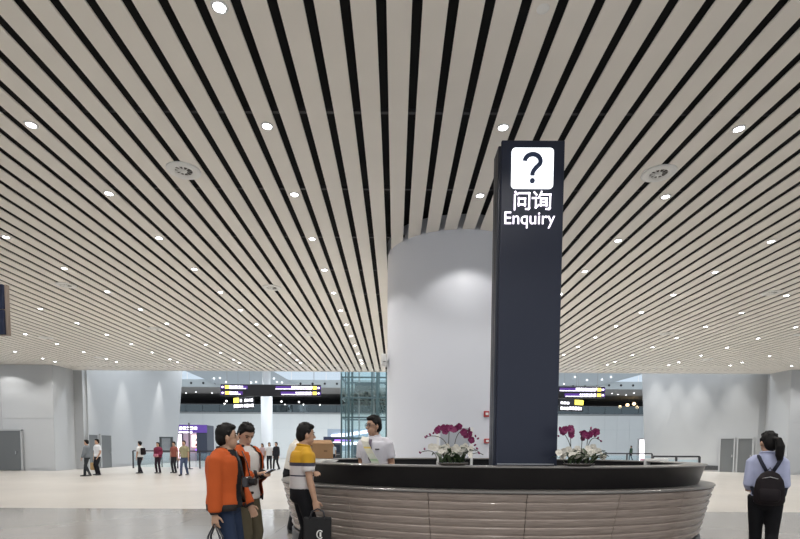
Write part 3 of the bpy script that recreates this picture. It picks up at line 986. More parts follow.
def person(label, loc, face, h=1.70, top=None, sleeve='short', top_fit=.022, hem=.86, legs=None, shoe=None,
           jacket=None, jacket_hem=.82, jopen=.10, rh=(.24, .04, .80), lh=(-.24, .04, .80), rpole=(.5, -1, 0), lpole=(-.5, -1, 0),
           rf=(.10, 0), lf=(-.10, 0), rlift=0.0, llift=0.0, lean=0.0, yaw=0.0, nod=0.0, hair='short', fine=True, build=1.0, skirted=False, group=None, glasses=False,
           ground=0.0, jcuff=None, curl=.5):
    t = thing('person', label, 'person', (loc[0], loc[1], ground), face, group)
    S = h / 1.70
    V = lambda x, y, z: Vector((x, y, z)) * S
    n = 14 if fine else 10
    ln = lambda z: lean * max(0, (z - .95) / .5)
    sp = lambda z: V(0, ln(z), z)
    # joints
    shR, shL = V(.180 * build, ln(1.36), 1.360), V(-.180 * build, ln(1.36), 1.360)
    def arm(sh, hand, pole):
        return ik(sh, V(*hand), .285 * S, .255 * S, pole)
    elR, wrR = arm(shR, rh, rpole); elL, wrL = arm(shL, lh, lpole)
    hipR, hipL = V(.088, 0, .90), V(-.088, 0, .90)
    anR, anL = V(rf[0], rf[1], .085 + rlift), V(lf[0], lf[1], .085 + llift)
    def leg(hp, an):
        if (an - hp).length > .83 * S:
            return ik(hp, an, .425 * S, .41 * S, (0, 1, 0))
        return ik(hp, an, .425 * S, .41 * S, (0, 1, 0))
    knR, anR = leg(hipR, anR); knL, anL = leg(hipL, anL)
    hc = sp(1.566) + V(0, .020 + lean * .15, 0)
    HR = Matrix.Rotation(yaw, 3, 'Z') @ Matrix.Rotation(-nod, 3, 'X')
    def hp_(x, y, z):
        return hc + HR @ (V(x, y, z) * 1.05)
    B = build
    torso = [(.84, .150, .105), (.92, .168, .118), (1.02, .150, .105), (1.12, .155, .108), (1.24, .172, .118), (1.33, .176, .112), (1.375, .150, .096), (1.415, .105, .080), (1.455, .066, .064)]
    def torso_tube(bm, e, z0, z1, eb=0.0):
        pts, rr = [], []
        for z, a, b in torso:
            if z0 - 1e-6 <= z <= z1 + 1e-6:
                pts.append(sp(z)); rr.append(((a * B + e) * S, (b * B + e + eb) * S))
        if pts[0].z > z0 * S + 1e-4:
            pts.insert(0, sp(z0)); rr.insert(0, rr[0])
        tube(bm, pts, rr, 24, side=(1, 0, 0))
    # ---- body: one surface
    bm = bmesh.new()
    torso_tube(bm, -.008, .84, 1.455)
    tube(bm, [sp(1.40), sp(1.47), hp_(0, -.01, -.07)], [.060 * S, .054 * S, .056 * S], n)
    ball(bm, hp_(0, -.008, .02), (.076 * S, .096 * S, .098 * S), HR)
    ball(bm, hp_(0, .022, -.045), (.058 * S, .066 * S, .072 * S), HR)
    ball(bm, hp_(0, .045, -.095), (.030 * S, .030 * S, .022 * S), HR)
    if fine:
        tube(bm, [hp_(0, .078, .012), hp_(0, .100, -.022), hp_(0, .094, -.032)], [.009 * S, .014 * S, .011 * S], 8)
        for sx in (-1, 1):
            ball(bm, hp_(sx * .078, -.006, -.012), (.010 * S, .020 * S, .032 * S), HR, 10, 8)
    for sh, el, wr, sx in ((shR, elR, wrR, 1), (shL, elL, wrL, -1)):
        tube(bm, [sh + V(-sx * .07, 0, .025), sh + V(-sx * .02, 0, .012), sh.lerp(el, .08), sh.lerp(el, .35), el, el.lerp(wr, .3), wr], [.034 * S, .045 * S, .050 * S, .047 * S, .038 * S, .040 * S, .026 * S], n)
        d = (wr - el).normalized()
        if fine:
            # palm, four fingers and a thumb; palm faces the body's inside
            inw = V(-sx, .15, 0).normalized()
            if abs(d.z) < .6:
                inw = Vector((0, 0, -1))
            inw = (inw - d * inw.dot(d)).normalized()
            wd = d.cross(inw).normalized()
            if wd.y < 0 and abs(d.z) >= .6: wd = -wd
            if abs(d.z) < .6 and wd.x * sx > 0: wd = -wd
            p0 = wr
            tube(bm, [p0 - d * .01 * S, p0 + d * .03 * S, p0 + d * .085 * S], [(.026 * S, .020 * S), (.038 * S, .017 * S), (.040 * S, .014 * S)], n, side=wd)
            for j, (off, ll) in enumerate(((.031, .070), (.0105, .080), (-.0105, .074), (-.032, .058))):
                q = p0 + d * .082 * S + wd * off * S
                dirn = (d + wd * off * 2.2).normalized()
                seg = [q - dirn * .015 * S, q]
                a = 0
                for f in (.45, .30, .25):
                    a += curl * .75
                    dd = (dirn * math.cos(a) + inw * math.sin(a)).normalized()
                    q = q + dd * ll * f * S; seg.append(q)
                tube(bm, seg, [.0095 * S, .0095 * S, .009 * S, .0085 * S, .007 * S], 8)
            q = p0 + d * .025 * S + wd * .028 * S
            tube(bm, [q, q + (d * .5 + wd * .7 + inw * .3) * .035 * S, q + (d * .95 + wd * .65 + inw * .5) * .062 * S], [.013 * S, .0115 * S, .008 * S], 8)
        else:
            tube(bm, [wr, wr + d * .07 * S, wr + d * .16 * S], [(.028 * S, .02 * S), (.036 * S, .018 * S), (.018 * S, .012 * S)], 8)
    for hp, kn, an, sx in ((hipR, knR, anR, 1), (hipL, knL, anL, -1)):
        tube(bm, [hp + V(0, 0, .02), hp.lerp(kn, .3), kn, kn.lerp(an, .35), an], [.078 * S, .072 * S, .050 * S, .050 * S, .034 * S], n)
        tube(bm, [an + V(0, -.035, -.03), an + V(0, .03, -.04), an + V(0, .12, -.06), an + V(0, .165, -.062)], [.030 * S, .036 * S, (.038 * S, .022 * S), (.028 * S, .016 * S)], 10)
    body = obj_from_mesh('body', remesh(bm, .0065 if fine else .02, 3 if fine else 2), M_SKIN, t)
    # ---- trousers
    bm = bmesh.new()
    torso_tube(bm, .012, .84, 1.02)
    ball(bm, V(0, -.005, .86), (.165 * B * S, .125 * S, .09 * S))
    for hp, kn, an in ((hipR, knR, anR), (hipL, knL, anL)):
        tube(bm, [hp + V(0, 0, .04), hp.lerp(kn, .35), kn, kn.lerp(an, .5), an + V(0, -.005, -.035)], [.092 * S, .086 * S, .068 * S, .064 * S, .060 * S], n)
    obj_from_mesh('trousers', remesh(bm, .012 if fine else .025, 4), legs or cloth('black', (.02, .02, .024)), t)
    # ---- shoes
    for an, nm in ((anR, 'shoe'), (anL, 'shoe')):
        bm = bmesh.new()
        tube(bm, [an + V(0, -.06, -.045), an + V(0, 0, -.035), an + V(0, .08, -.052), an + V(0, .17, -.060), an + V(0, .195, -.064)],
             [(.034 * S, .034 * S), (.044 * S, .046 * S), (.048 * S, .034 * S), (.043 * S, .024 * S), (.02 * S, .014 * S)], 12, side=(1, 0, 0))
        obj(nm, bm, shoe or M_SHOE, t, True)
    # ---- shirt
    bm = bmesh.new()
    torso_tube(bm, top_fit, hem, 1.375)
    e = top_fit * .75
    tube(bm, [sp(1.36), sp(1.415), sp(1.445)], [(.15 * B * S, .105 * S), (.112 * B * S, .092 * S), (.074 * S, .072 * S)], 20, side=(1, 0, 0))
    for sh, el, wr, sx in ((shR, elR, wrR, 1), (shL, elL, wrL, -1)):
        if sleeve == 'short':
            tube(bm, [sh + V(-sx * .10, 0, .035), sh + V(-sx * .035, 0, .018), sh.lerp(el, .08), sh.lerp(el, .4), sh.lerp(el, .72)], [.036 * S, .052 * S, (.050 + e) * S, (.050 + e) * S, (.054 + e) * S], n)
        else:
            tube(bm, [sh + V(-sx * .10, 0, .035), sh + V(-sx * .035, 0, .018), sh.lerp(el, .08), sh.lerp(el, .5), el, el.lerp(wr, .5), el.lerp(wr, .93)], [.036 * S, .052 * S, (.050 + e) * S, (.047 + e) * S, (.046 + e) * S, (.042 + e) * S, (.034 + e) * S], n)
    shirt = obj_from_mesh('shirt', remesh(bm, .011 if fine else .022, 5), top, t)
    # ---- open jacket shell
    if jacket:
        bm = bmesh.new()
        torso_tube(bm, top_fit + .026, jacket_hem, 1.375, .01)
        tube(bm, [sp(1.36), sp(1.42), sp(1.455)], [(.165 * B * S, .12 * S), (.125 * B * S, .105 * S), (.088 * S, .088 * S)], 20, side=(1, 0, 0))
        for sh, el, wr, sx in ((shR, elR, wrR, 1), (shL, elL, wrL, -1)):
            tube(bm, [sh + V(-sx * .10, 0, .04), sh + V(-sx * .035, 0, .022), sh.lerp(el, .08), sh.lerp(el, .5), el, el.lerp(wr, .5), el.lerp(wr, .92)], [.050 * S, .066 * S, .076 * S, .070 * S, .066 * S, .062 * S, .056 * S], n)
        me = remesh(bm, .011, 5)
        b2 = bmesh.new(); b2.from_mesh(me)
        dead = []
        for f in b2.faces:
            c = f.calc_center_median() / S
            if c.y - ln(c.z) > .03 and abs(c.x) < jopen * (1.0 - .35 * (c.z - .9)) + .02 and jacket_hem - .05 < c.z < 1.47:
                dead.append(f)
            elif c.z > 1.447 and abs(c.x) < .085:
                dead.append(f)
        bmesh.ops.delete(b2, geom=dead, context='FACES')
        b2.to_mesh(me); b2.free()
        jo = obj_from_mesh('jacket', me, jacket, t)
        so = jo.modifiers.new('cloth_thickness', 'SOLIDIFY'); so.thickness = .008; so.offset = 1
        cuffm = jcuff or cloth('rib_black', (.03, .025, .025))
        for el, wr in ((elR, wrR), (elL, wrL)):
            bm = bmesh.new(); tube(bm, [el.lerp(wr, .90), el.lerp(wr, 1.02)], [.055 * S, .042 * S], 14); obj('cuff', bm, cuffm, jo, True)
        bm = bmesh.new()
        pts = [(math.sin(a) * (.168 * B + top_fit + .03), -math.cos(a) * (.118 * B + top_fit + .036)) for a in [R(-150 + 300 * i / 24) for i in range(25)]]
        z0 = jacket_hem
        cols = [[bm.verts.new(V(x, y, z0 - .055)), bm.verts.new(V(x * 1.02, y * 1.02, z0 + .01))] for x, y in pts]
        for a, b in zip(cols, cols[1:]):
            bm.faces.new((a[0], b[0], b[1], a[1]))
        ho = obj('waistband', bm, cuffm, jo, True); so = ho.modifiers.new('thick', 'SOLIDIFY'); so.thickness = .012
        bm = bmesh.new()
        pts = [sp(1.448) + V(math.sin(a) * .080, -math.cos(a) * .078, .014 * math.cos(a)) for a in [R(-125 + 250 * i / 16) for i in range(17)]]
        tube(bm, pts, .016 * S, 8); obj('collar', bm, cuffm, jo, True)
    elif fine:
        bm = bmesh.new()
        pts = [sp(1.445) + V(math.sin(a) * .070, -math.cos(a) * .068, .012 * math.cos(a)) for a in [R(-160 + 320 * i / 18) for i in range(19)]]
        tube(bm, pts, (.014 * S), 8); obj('collar', bm, top, shirt, True)
    # ---- hair
    bm = bmesh.new()
    ball(bm, hp_(0, -.022, .040), (.084 * S, .094 * S, .094 * S), HR, 20, 14)
    ball(bm, hp_(0, -.052, -.005), (.076 * S, .064 * S, .085 * S), HR)
    ball(bm, hp_(0, .028, .092), (.062 * S, .060 * S, .036 * S), HR)
    if fine:
        for sx in (-1, 1):
            tube(bm, [hp_(sx * .076, .008, .05), hp_(sx * .078, .008, .0)], [.014 * S, .007 * S], 8)
        rnd = random.Random(len(label))
        for i in range(26):
            a = rnd.uniform(0, 2 * PI); q = rnd.uniform(.1, .85)
            u = Vector((math.cos(a) * q, math.sin(a) * q, math.sqrt(1 - q * q)))
            c = hp_(u.x * .08, -.018 + u.y * .09, .042 + u.z * .088)
            tube(bm, [c, c + HR @ V(u.x * .012, u.y * .012 + .012, .012)], [.016 * S, .004 * S], 6)
    if hair == 'ponytail':
        ball(bm, hp_(0, -.06, .0), (.080 * S, .07 * S, .10 * S), HR)
        tube(bm, [hp_(0, -.10, .045), hp_(0.01, -.155, .035), hp_(.02, -.175, -.04), hp_(.025, -.165, -.14), hp_(.03, -.15, -.22)], [.024 * S, .036 * S, .048 * S, .042 * S, .014 * S], 12)
    if hair == 'long':
        tube(bm, [hp_(0, -.05, .03), hp_(0, -.075, -.06), hp_(0, -.085, -.17)], [(.08 * S, .05 * S), (.088 * S, .05 * S), (.06 * S, .03 * S)], 14, side=(1, 0, 0))
    if hair == 'bun':
        ball(bm, hp_(0, -.115, .035), (.036 * S, .036 * S, .036 * S), HR)
    obj_from_mesh('hair', remesh(bm, .007 if fine else .016, 2), M_HAIR, t)
    # ---- face details
    if fine:
        for sx in (-1, 1):
            bm = bmesh.new(); ball(bm, hp_(sx * .030, .074, .010), (.013 * S, .008 * S, .006 * S), HR, 10, 8); obj('eye', bm, M_EYE, t, True)
            bm = bmesh.new(); tube(bm, [hp_(sx * .012, .084, .028), hp_(sx * .032, .082, .034), hp_(sx * .052, .068, .028)], [.004 * S, .0045 * S, .003 * S], 6); obj('eyebrow', bm, M_HAIR, t, True)
        bm = bmesh.new(); ball(bm, hp_(0, .083, -.062), (.023 * S, .008 * S, .008 * S), HR, 12, 8); obj('mouth', bm, M_LIP, t, True)
    if glasses:
        bm = bmesh.new()
        for sx in (-1, 1):
            pts = [hp_(sx * .032 + .024 * math.cos(a), .092 - .008 * abs(math.cos(a)) * (1 if math.cos(a) * sx > 0 else 0), .008 + .017 * math.sin(a)) for a in [2 * PI * i / 14 for i in range(15)]]
            tube(bm, pts, .0028 * S, 6, cap=False)
            tube(bm, [hp_(sx * .056, .084, .012), hp_(sx * .080, .0, .010)], .0025 * S, 6)
        tube(bm, [hp_(-.008, .093, .012), hp_(.008, .093, .012)], .0025 * S, 6)
        obj('glasses', bm, M_DARK, t, True)
    t['wr'] = list(wrR); t['wl'] = list(wrL)
    return t

def place(px, Y):
    p = at(px, 470, Y)
    return (p.x, Y)
def local_world(t, v):
    return Vector((t.location.x, t.location.y, t.location.z)) + Matrix.Rotation(t.rotation_euler.z, 3, 'Z') @ Vector(v)
# facing angle: 0 looks away from the camera (+Y); -90 deg looks to the right (+X)
ORANGE = cloth('orange', (.44, .082, .018), .75)
BLACK = cloth('black_deep', (.008, .008, .010))
WHITE = cloth('white', (.66, .66, .68))
pA = person('man in orange bomber jacket and blue jeans with a camera on his chest', place(226, 4.9), R(-97), 1.665, top=cloth('tee_black', (.018, .018, .02)), jacket=ORANGE, jopen=.085, jacket_hem=.90,
            legs=cloth('jeans', (.020, .032, .065)), rh=(.25, .0, .77), lh=(-.20, .16, .86), yaw=R(30), nod=R(-3), rf=(.12, .02), lf=(-.10, -.03), build=1.04)
pB = person('man in orange jacket over white shirt looking down at his phone', place(245, 5.55), R(-112), 1.705, top=cloth('tee_white', (.60, .58, .56)), jacket=ORANGE, jopen=.10, jacket_hem=.90,
            legs=cloth('olive', (.10, .085, .055)), rh=(.05, .20, 1.14), lh=(-.05, .21, 1.14), rpole=(.3, -.4, -1), lpole=(-.3, -.4, -1), nod=R(30), yaw=R(-22), curl=.8)
POLO = band_mat('polo_bands', [(0, (.56, .54, .54)), (1.105, (.03, .03, .06)), (1.125, (.56, .54, .54)), (1.225, (.035, .035, .06)), (1.265, (.52, .28, .008))])
pC = person('man in yellow and white striped polo shirt and black trousers at the counter', place(301, 5.75), R(-66), 1.715, top=POLO, hem=.95, legs=BLACK,
            rh=(.23, .10, .83), lh=(.06, .13, 1.13), lpole=(-.8, .2, -1), yaw=R(0), nod=R(4), lean=.03, top_fit=.026, rf=(.11, .04), lf=(-.10, -.02), build=1.0, curl=.7)
pD = person('man in plain cream shirt leaning on the far end of the counter', place(291, 8.35), R(-75), 1.82, top=cloth('cream', (.62, .58, .52)), legs=BLACK, hem=.98,
            rh=(.14, .24, 1.20), lh=(-.14, .24, 1.20), rpole=(.4, -.3, -1), lpole=(-.4, -.3, -1), lean=.14, nod=R(8))
pE = person('clerk in white shirt with glasses and pale sash behind the counter', place(375.5, 6.62), R(160), 1.735, top=cloth('shirt_white', (.64, .63, .68)), legs=cloth('navy', (.03, .035, .06)), hem=.92, top_fit=.024,
            rh=(.17, .24, .97), lh=(-.20, .20, .97), rpole=(.15, -1, -.2), lpole=(-.15, -1, -.2), yaw=R(-36), nod=R(4), lean=.04, glasses=True, ground=.12, build=1.0)
pF = person('woman in pale blue shirt walking away with a dark backpack', place(767, 5.75), R(-34), 1.65, top=cloth('pale_blue', (.40, .43, .60)), sleeve='long', hem=.86, legs=BLACK,
            rh=(.16, .22, 1.02), lh=(-.16, .22, 1.02), rpole=(.12, -1, -.8), lpole=(-.12, -1, -.8), hair='ponytail', rf=(.07, -.14), rlift=.03, lf=(-.07, .18), yaw=R(28), build=.82, top_fit=.018)

# things worn or held
# clerk: sash and tie, parts of the clerk
M_SASH = band_mat('sash_cream', [(0, (.55, .60, .42)), (1.06, (.62, .64, .55)), (1.14, (.42, .55, .36)), (1.17, (.64, .66, .56)), (1.24, (.70, .68, .55)), (1.30, (.78, .62, .18)), (1.325, (.72, .70, .62))])
def front(z, x, S=1.735 / 1.70, e=.030):
    a, b = .178 + e, .118 + e
    return Vector((x, b * math.sqrt(max(.05, 1 - (x / a) ** 2)) + .04 * max(0, (z - .95) / .5), z)) * S
bm = bmesh.new()
path = [(1.415, .085), (1.36, .075), (1.28, .04), (1.20, -.005), (1.12, -.05), (1.04, -.09), (.97, -.12)]
cl_, cr_ = [], []
for z, x in path:
    cl_.append(bm.verts.new(front(z, x - .055, e=.046) + Vector((0, -.05 if z > 1.4 else 0, 0)))); cr_.append(bm.verts.new(front(z + .02, x + .055, e=.046) + Vector((0, -.05 if z > 1.4 else 0, 0))))
for i in range(len(path) - 1):
    bm.faces.new((cl_[i], cr_[i], cr_[i + 1], cl_[i + 1]))
so = obj('sash', bm, M_SASH, pE); md = so.modifiers.new('thick', 'SOLIDIFY'); md.thickness = .006; md.offset = 0
bm = bmesh.new()
prism(bm, [front(1.395, -.02, e=.026) + Vector((0, -.02, 0)), front(1.395, .02, e=.026) + Vector((0, -.02, 0)), front(1.33, .014), front(1.15, .034), front(1.10, 0), front(1.15, -.034), front(1.33, -.014)], (0, .006, 0))
obj('tie', bm, cloth('tie_grey', (.16, .13, .17)), pE)
obj('name_badge', box(front(1.27, -.09, e=.036), (.06, .008, .015)), M_DARK, pE)
# camera hung on the chest of the first man
q = local_world(pA, (-.0, .215, 1.10))
t = thing('camera', 'black camera hanging on the chest of the man in jeans', 'camera', q, pA.rotation_euler.z)
obj('camera_body', bevel(box((0, 0, 0), (.14, .055, .10)), .012), M_DARK, t)
obj('camera_lens', cyl(bmesh.new(), (0, 0, 0), .036, .09, 16), M_BLACKG, t).rotation_euler = (-PI / 2, 0, 0)
bm = bmesh.new()
tube(bm, [(-.07, 0, .04), (-.075, -.03, .18), (-.07, -.08, .30)], .006, 6); obj('strap', bm, M_DARK, t, True)
bm = bmesh.new()
tube(bm, [(.07, 0, .04), (.075, -.03, .18), (.07, -.08, .30)], .006, 6); obj('strap', bm, M_DARK, t, True)
# lens pouch on the second man's hip
q = local_world(pB, (.17, .14, .90))
t = thing('belt_pouch', 'small black pouch at the hip of the man with the phone', 'pouch', q, pB.rotation_euler.z)
obj('pouch_body', bevel(box((0, 0, 0), (.14, .09, .10)), .02), M_DARK, t)
obj('flap', bevel(box((0, .01, .045), (.145, .095, .03)), .01), M_BLACKG, t)
# phone
wr = (Vector(pB['wr']) + Vector(pB['wl'])) / 2
q = local_world(pB, wr + Vector((0, .11, .02)))
t = thing('phone', 'dark phone held in both hands of the man in white shirt', 'phone', q, pB.rotation_euler.z)
obj('phone_body', bevel(box((0, 0, 0), (.075, .15, .010), Matrix.Rotation(R(25), 3, 'X')), .003), M_DARK, t)
obj('phone_screen', box(Vector((0, -.003, .006)), (.068, .14, .002), Matrix.Rotation(R(25), 3, 'X')), mat('phone_glow', (.3, .4, .5), .2, emit=(.5, .6, .8), strength=.4), t)

def hand_bag(label, holder, wrist, size, logo, drop=.10, yofs=.0, hl=.30):
    q = local_world(holder, Vector(wrist) + Vector((0, yofs, 0)))
    w_, d_, h_ = size
    top = q.z - drop
    t = thing('tote_bag', label, 'bag', (q.x, q.y, top - hl - h_), holder.rotation_euler.z + PI / 2 + R(-20))
    bm = bmesh.new()
    prism(bm, [(-w_ / 2, -d_ / 2, 0), (w_ / 2, -d_ / 2, 0), (w_ / 2, d_ / 2, 0), (-w_ / 2, d_ / 2, 0)], (0, 0, h_))
    for v in bm.verts:
        if v.co.z > .1: v.co.y *= .35; v.co.x *= 1.04
    obj('bag_body', bevel(bm, .015), mat('bag_black', (.005, .005, .006), .8, var=.2, scale=12, bump=.3), t)
    for sy in (-1, 1):
        bm = bmesh.new()
        zz = hl + drop - .085
        tube(bm, [(-w_ * .28, sy * d_ * .15, h_ - .03), (-w_ * .22, sy * d_ * .12, h_ + zz * .6), (0, sy * .008, h_ + zz), (w_ * .22, sy * d_ * .12, h_ + zz * .6), (w_ * .28, sy * d_ * .15, h_ - .03)], .009, 8)
        obj('handle', bm, M_DARK, t, True)
    if logo:
        bm = bmesh.new()
        y = -d_ * .40
        tube(bm, [(.03 + .035 * math.cos(a), y, h_ * .52 + .045 * math.sin(a)) for a in [R(40 + 25 * i) for i in range(12)]], .006, 6)
        bx(bm, (.035, y, h_ * .52), (.02, .008, .05))
        obj('emblem', bm, M_FIXT, t)
        obj('lettering', text_marks(bmesh.new(), -.03, .10, h_ * .30, .024, y - .006, 5), M_FIXT, t)
    return t
hand_bag('black tote bag with white emblem held by the man in the polo', pC, pC['wr'], (.30, .13, .40), True, drop=.09, yofs=.03, hl=.09)
hand_bag('black tote bag with thin handles held by the man in jeans', pA, pA['wr'], (.34, .14, .36), False, drop=.10)
# backpack
S_ = 1.635 / 1.70
bp = thing('backpack', 'dark brown backpack on the back of the woman in pale blue', 'backpack', local_world(pF, (.02, -.20, .83)), pF.rotation_euler.z)
M_BP = cloth('backpack', (.010, .007, .009), .7)
bm = bmesh.new()
tube(bm, [(0, 0, 0), (0, -.01, .04), (0, -.015, .16), (0, 0, .27), (0, .02, .34), (0, .03, .37)], [(.14, .06), (.165, .085), (.16, .085), (.14, .075), (.095, .05), (.04, .025)], 24, side=(1, 0, 0))
obj_from_mesh('pack_body', remesh(bm, .012, 4), M_BP, bp)
bp.scale = (.90, .90, 1.0)
bm = bmesh.new()
tube(bm, [(0, -.07, .03), (0, -.085, .06), (0, -.085, .15), (0, -.07, .18)], [(.09, .02), (.11, .035), (.11, .035), (.09, .02)], 20, side=(1, 0, 0))
obj('front_pocket', bm, M_BP, bp, True)
bm = bmesh.new(); tube(bm, [(-.08, -.06, .29), (0, -.075, .31), (.08, -.06, .29)], .005, 6); obj('zip', bm, M_STEEL, bp, True)
for sx in (-1, 1):
    bm = bmesh.new()
    tube(bm, [(sx * .03, .07, .36), (sx * .08, .075, .45), (sx * .11, .10, .515), (sx * .115, .19, .545), (sx * .11, .31, .50), (sx * .15, .33, .38), (sx * .185, .22, .22), (sx * .15, .05, .10)], [(.022, .007)] * 8, 10, side=(1, .3, 0))
    obj('shoulder_strap', bm, cloth('strap_navy', (.02, .022, .035)), bp, True)
bm = bmesh.new(); tube(bm, [(-.03, .06, .36), (0, .05, .41), (.03, .06, .36)], .007, 6); obj('grab_loop', bm, M_DARK, bp, True)

# ---- far visitors
def far_person(px, Y, face, h, label, topc, legc, sleeve='short', hair='short', **k):
    return person(label, place(px, Y), R(face), h, top=cloth(label.split(' beside')[0].replace(' ', '_')[:40], topc), legs=cloth('l' + label.replace(' ', '_')[:40], legc), sleeve=sleeve, hair=hair, fine=False, **k)
step = dict(rf=(.09, .16), lf=(-.09, -.14), llift=.02)
GR = 'visitors in the distance'
f1 = far_person(87.5, 23.0, 100, 1.70, 'man in grey long sleeved shirt walking past the wall doors', (.16, .18, .20), (.03, .035, .04), 'long', rh=(.24, .26, .92), lh=(-.30, .10, .84), group=GR, **step)
f2 = far_person(98.0, 24.0, 150, 1.74, 'man in white shirt and black trousers beside the grey shirted man', (.62, .63, .66), (.015, .015, .02), lh=(-.22, .12, .86), group=GR)
f3 = far_person(140.5, 25.5, 80, 1.66, 'woman in white blouse and black trousers walking alone', (.60, .60, .60), (.015, .015, .02), hair='bun', group=GR, **step)
f4 = far_person(158.5, 26.0, 170, 1.62, 'person in maroon jacket with pink belt bag by the railing', (.16, .02, .05), (.03, .02, .03), 'long', 'long', rh=(.12, .18, .95), lh=(-.12, .18, .95), group=GR, build=1.08)
f5 = far_person(174.5, 26.3, 160, 1.66, 'person in rust patterned shirt standing beside the maroon jacket', (.24, .08, .06), (.02, .02, .025), 'short', 'short', group=GR)
f6 = far_person(184.5, 24.2, 175, 1.70, 'man in olive shirt and blue jeans in front of the shop', (.28, .26, .16), (.06, .08, .14), 'short', group=GR, **step)
f7 = far_person(262.5, 32.0, 160, 1.62, 'woman in pale pink top in the waiting trio near the atrium column', (.45, .33, .34), (.04, .04, .05), hair='long', group=GR)
f8 = far_person(269.5, 31.0, 185, 1.68, 'person in white top and black trousers inside the waiting trio', (.62, .62, .63), (.02, .02, .022), hair='long', group=GR)
f9 = far_person(276.5, 30.4, 150, 1.70, 'person in black clothes at the edge of the waiting trio', (.02, .02, .025), (.02, .02, .022), 'long', group=GR, **step)
f10 = far_person(630.5, 56.0, 95, 1.72, 'distant walker in dark green jacket by the glowing advert pillar', (.05, .09, .06), (.02, .025, .03), 'long', group=GR, **step)
f11 = far_person(221.0, 27.0, 20, 1.70, 'person in dark top standing behind the orange jackets', (.05, .03, .03), (.03, .03, .04), 'long', group=GR)
f12 = far_person(333.5, 38.0, 150, 1.70, 'attendant in white shirt and dark waistcoat beside the kiosk', (.55, .57, .60), (.02, .022, .03), group=GR)
f13 = far_person(361.0, 39.2, 200, 1.68, 'attendant in pale top standing by the second kiosk', (.40, .45, .52), (.02, .022, .03), hair='long', group=GR)
# small bags of far visitors
wq = local_world(f2, f2['wr'])
t = thing('paper_bag', 'tan paper carrier bag between the walking couple', 'bag', (wq.x, wq.y, wq.z - .08 - .52), R(10))
obj('bag_body', bevel(box((0, 0, .18), (.30, .14, .36)), .015), mat('kraft', (.42, .28, .13), .8, var=.1), t)
bm = bmesh.new(); tube(bm, [(-.08, 0, .36), (-.05, 0, .52), (.05, 0, .52), (.08, 0, .36)], .008, 6); obj('handle', bm, M_DARK, t, True)
q = local_world(f4, (0, .17, .93))
t = thing('belt_bag', 'pink belt bag worn over the maroon jacket', 'bag', q, f4.rotation_euler.z)
obj('pouch_body', bevel(box((0, 0, 0), (.24, .09, .14)), .02), mat('pink', (.50, .16, .24), .7), t)
obj('flap', bevel(box((0, .02, .05), (.25, .08, .05)), .015), mat('pink2', (.42, .12, .2), .7), t)
q = local_world(f3, (0, -.17, 1.02))
t = thing('rucksack', 'small black rucksack on the woman in the white blouse', 'backpack', q, f3.rotation_euler.z)
obj('pack_body', bevel(box((0, 0, .12), (.26, .13, .36)), .04), M_BP, t)
obj('front_pocket', bevel(box((0, -.08, .06), (.20, .05, .18)), .02), M_BP, t)

# ------------------------------------------------------------------ things on the counter
# cardboard box
q = at(320, 457, 8.55)
t = thing('cardboard_box', 'brown cardboard box with open flaps on the counter rim', 'box', (q.x, 8.62, 1.245), R(24))
M_CARD = mat('cardboard', (.34, .20, .10), .85, var=.08, scale=6)
bw, bd, bh_ = .36, .26, .25
bm = bmesh.new()
for c, s_ in (((0, 0, .004), (bw, bd, .008)), ((0, -bd / 2, bh_ / 2), (bw, .008, bh_)), ((0, bd / 2, bh_ / 2), (bw, .008, bh_)), ((-bw / 2, 0, bh_ / 2), (.008, bd, bh_)), ((bw / 2, 0, bh_ / 2), (.008, bd, bh_))):
    bx(bm, c, s_)
obj('carton', bm, M_CARD, t)
for sy, ang in ((-1, R(20)), (1, R(-35))):
    o = obj('flap', box((0, sy * -.065, 0), (bw, .13, .006)), M_CARD, t); o.location = (0, sy * bd / 2, bh_); o.rotation_euler = (sy * -R(28), 0, 0)
o = obj('flap', box((-.06, 0, 0), (.12, bd, .006)), M_CARD, t); o.location = (-bw / 2, 0, bh_); o.rotation_euler = (0, R(-35), 0)
obj('shipping_label', box((-bw / 2 - .007, -.02, bh_ * .55), (.004, .15, .14)), M_FIXT, t)
obj('shipping_mark', bevel(box((.05, -bd / 2 - .006, bh_ * .5), (.06, .003, .03)), .001, 1), mat('print_brown', (.2, .11, .05), .8), t)
# papers beside the man in the polo
q = at(322, 461, 7.1)
t = thing('paper_stack', 'small stack of white papers on the counter in front of the box', 'papers', (-.93, 6.55, 1.245), R(40))
for i in range(5):
    obj('sheet', box((.004 * i, .003 * (i % 2), .004 + .006 * i), (.21, .29, .005), Matrix.Rotation(R(4 * i - 8), 3, 'Z')), M_FIXT, t)

# orchids
def petal_mesh(name, n, rad, wid, m, cup=.25, lip=None):
    bm = bmesh.new()
    for i in range(n):
        a = 2 * PI * i / n
        rot = Matrix.Rotation(a, 3, 'Y')
        ring = []
        c = bm.verts.new(rot @ Vector((0, -.004, rad * .05)))
        for u, ww in ((.3, .7), (.65, 1.0), (.92, .6)):
            ring.append((bm.verts.new(rot @ Vector((-wid * ww, -.01 - cup * rad * u, rad * u))), bm.verts.new(rot @ Vector((wid * ww, -.01 - cup * rad * u, rad * u)))))
        tip = bm.verts.new(rot @ Vector((0, -.01 - cup * rad, rad)))
        bm.faces.new((c, ring[0][1], ring[0][0]))
        for r0, r1 in zip(ring, ring[1:]):
            bm.faces.new((r0[0], r0[1], r1[1], r1[0]))
        bm.faces.new((ring[-1][0], ring[-1][1], tip))
    ball(bm, (0, -.012, -.005), (.011, .014, .013), None, 8, 6)
    o = obj(name, bm, m, None, True); me = o.data; bpy.data.objects.remove(o)
    return me
M_MAG = mat('orchid_magenta', (.17, .009, .075), .6, var=.35, scale=25)
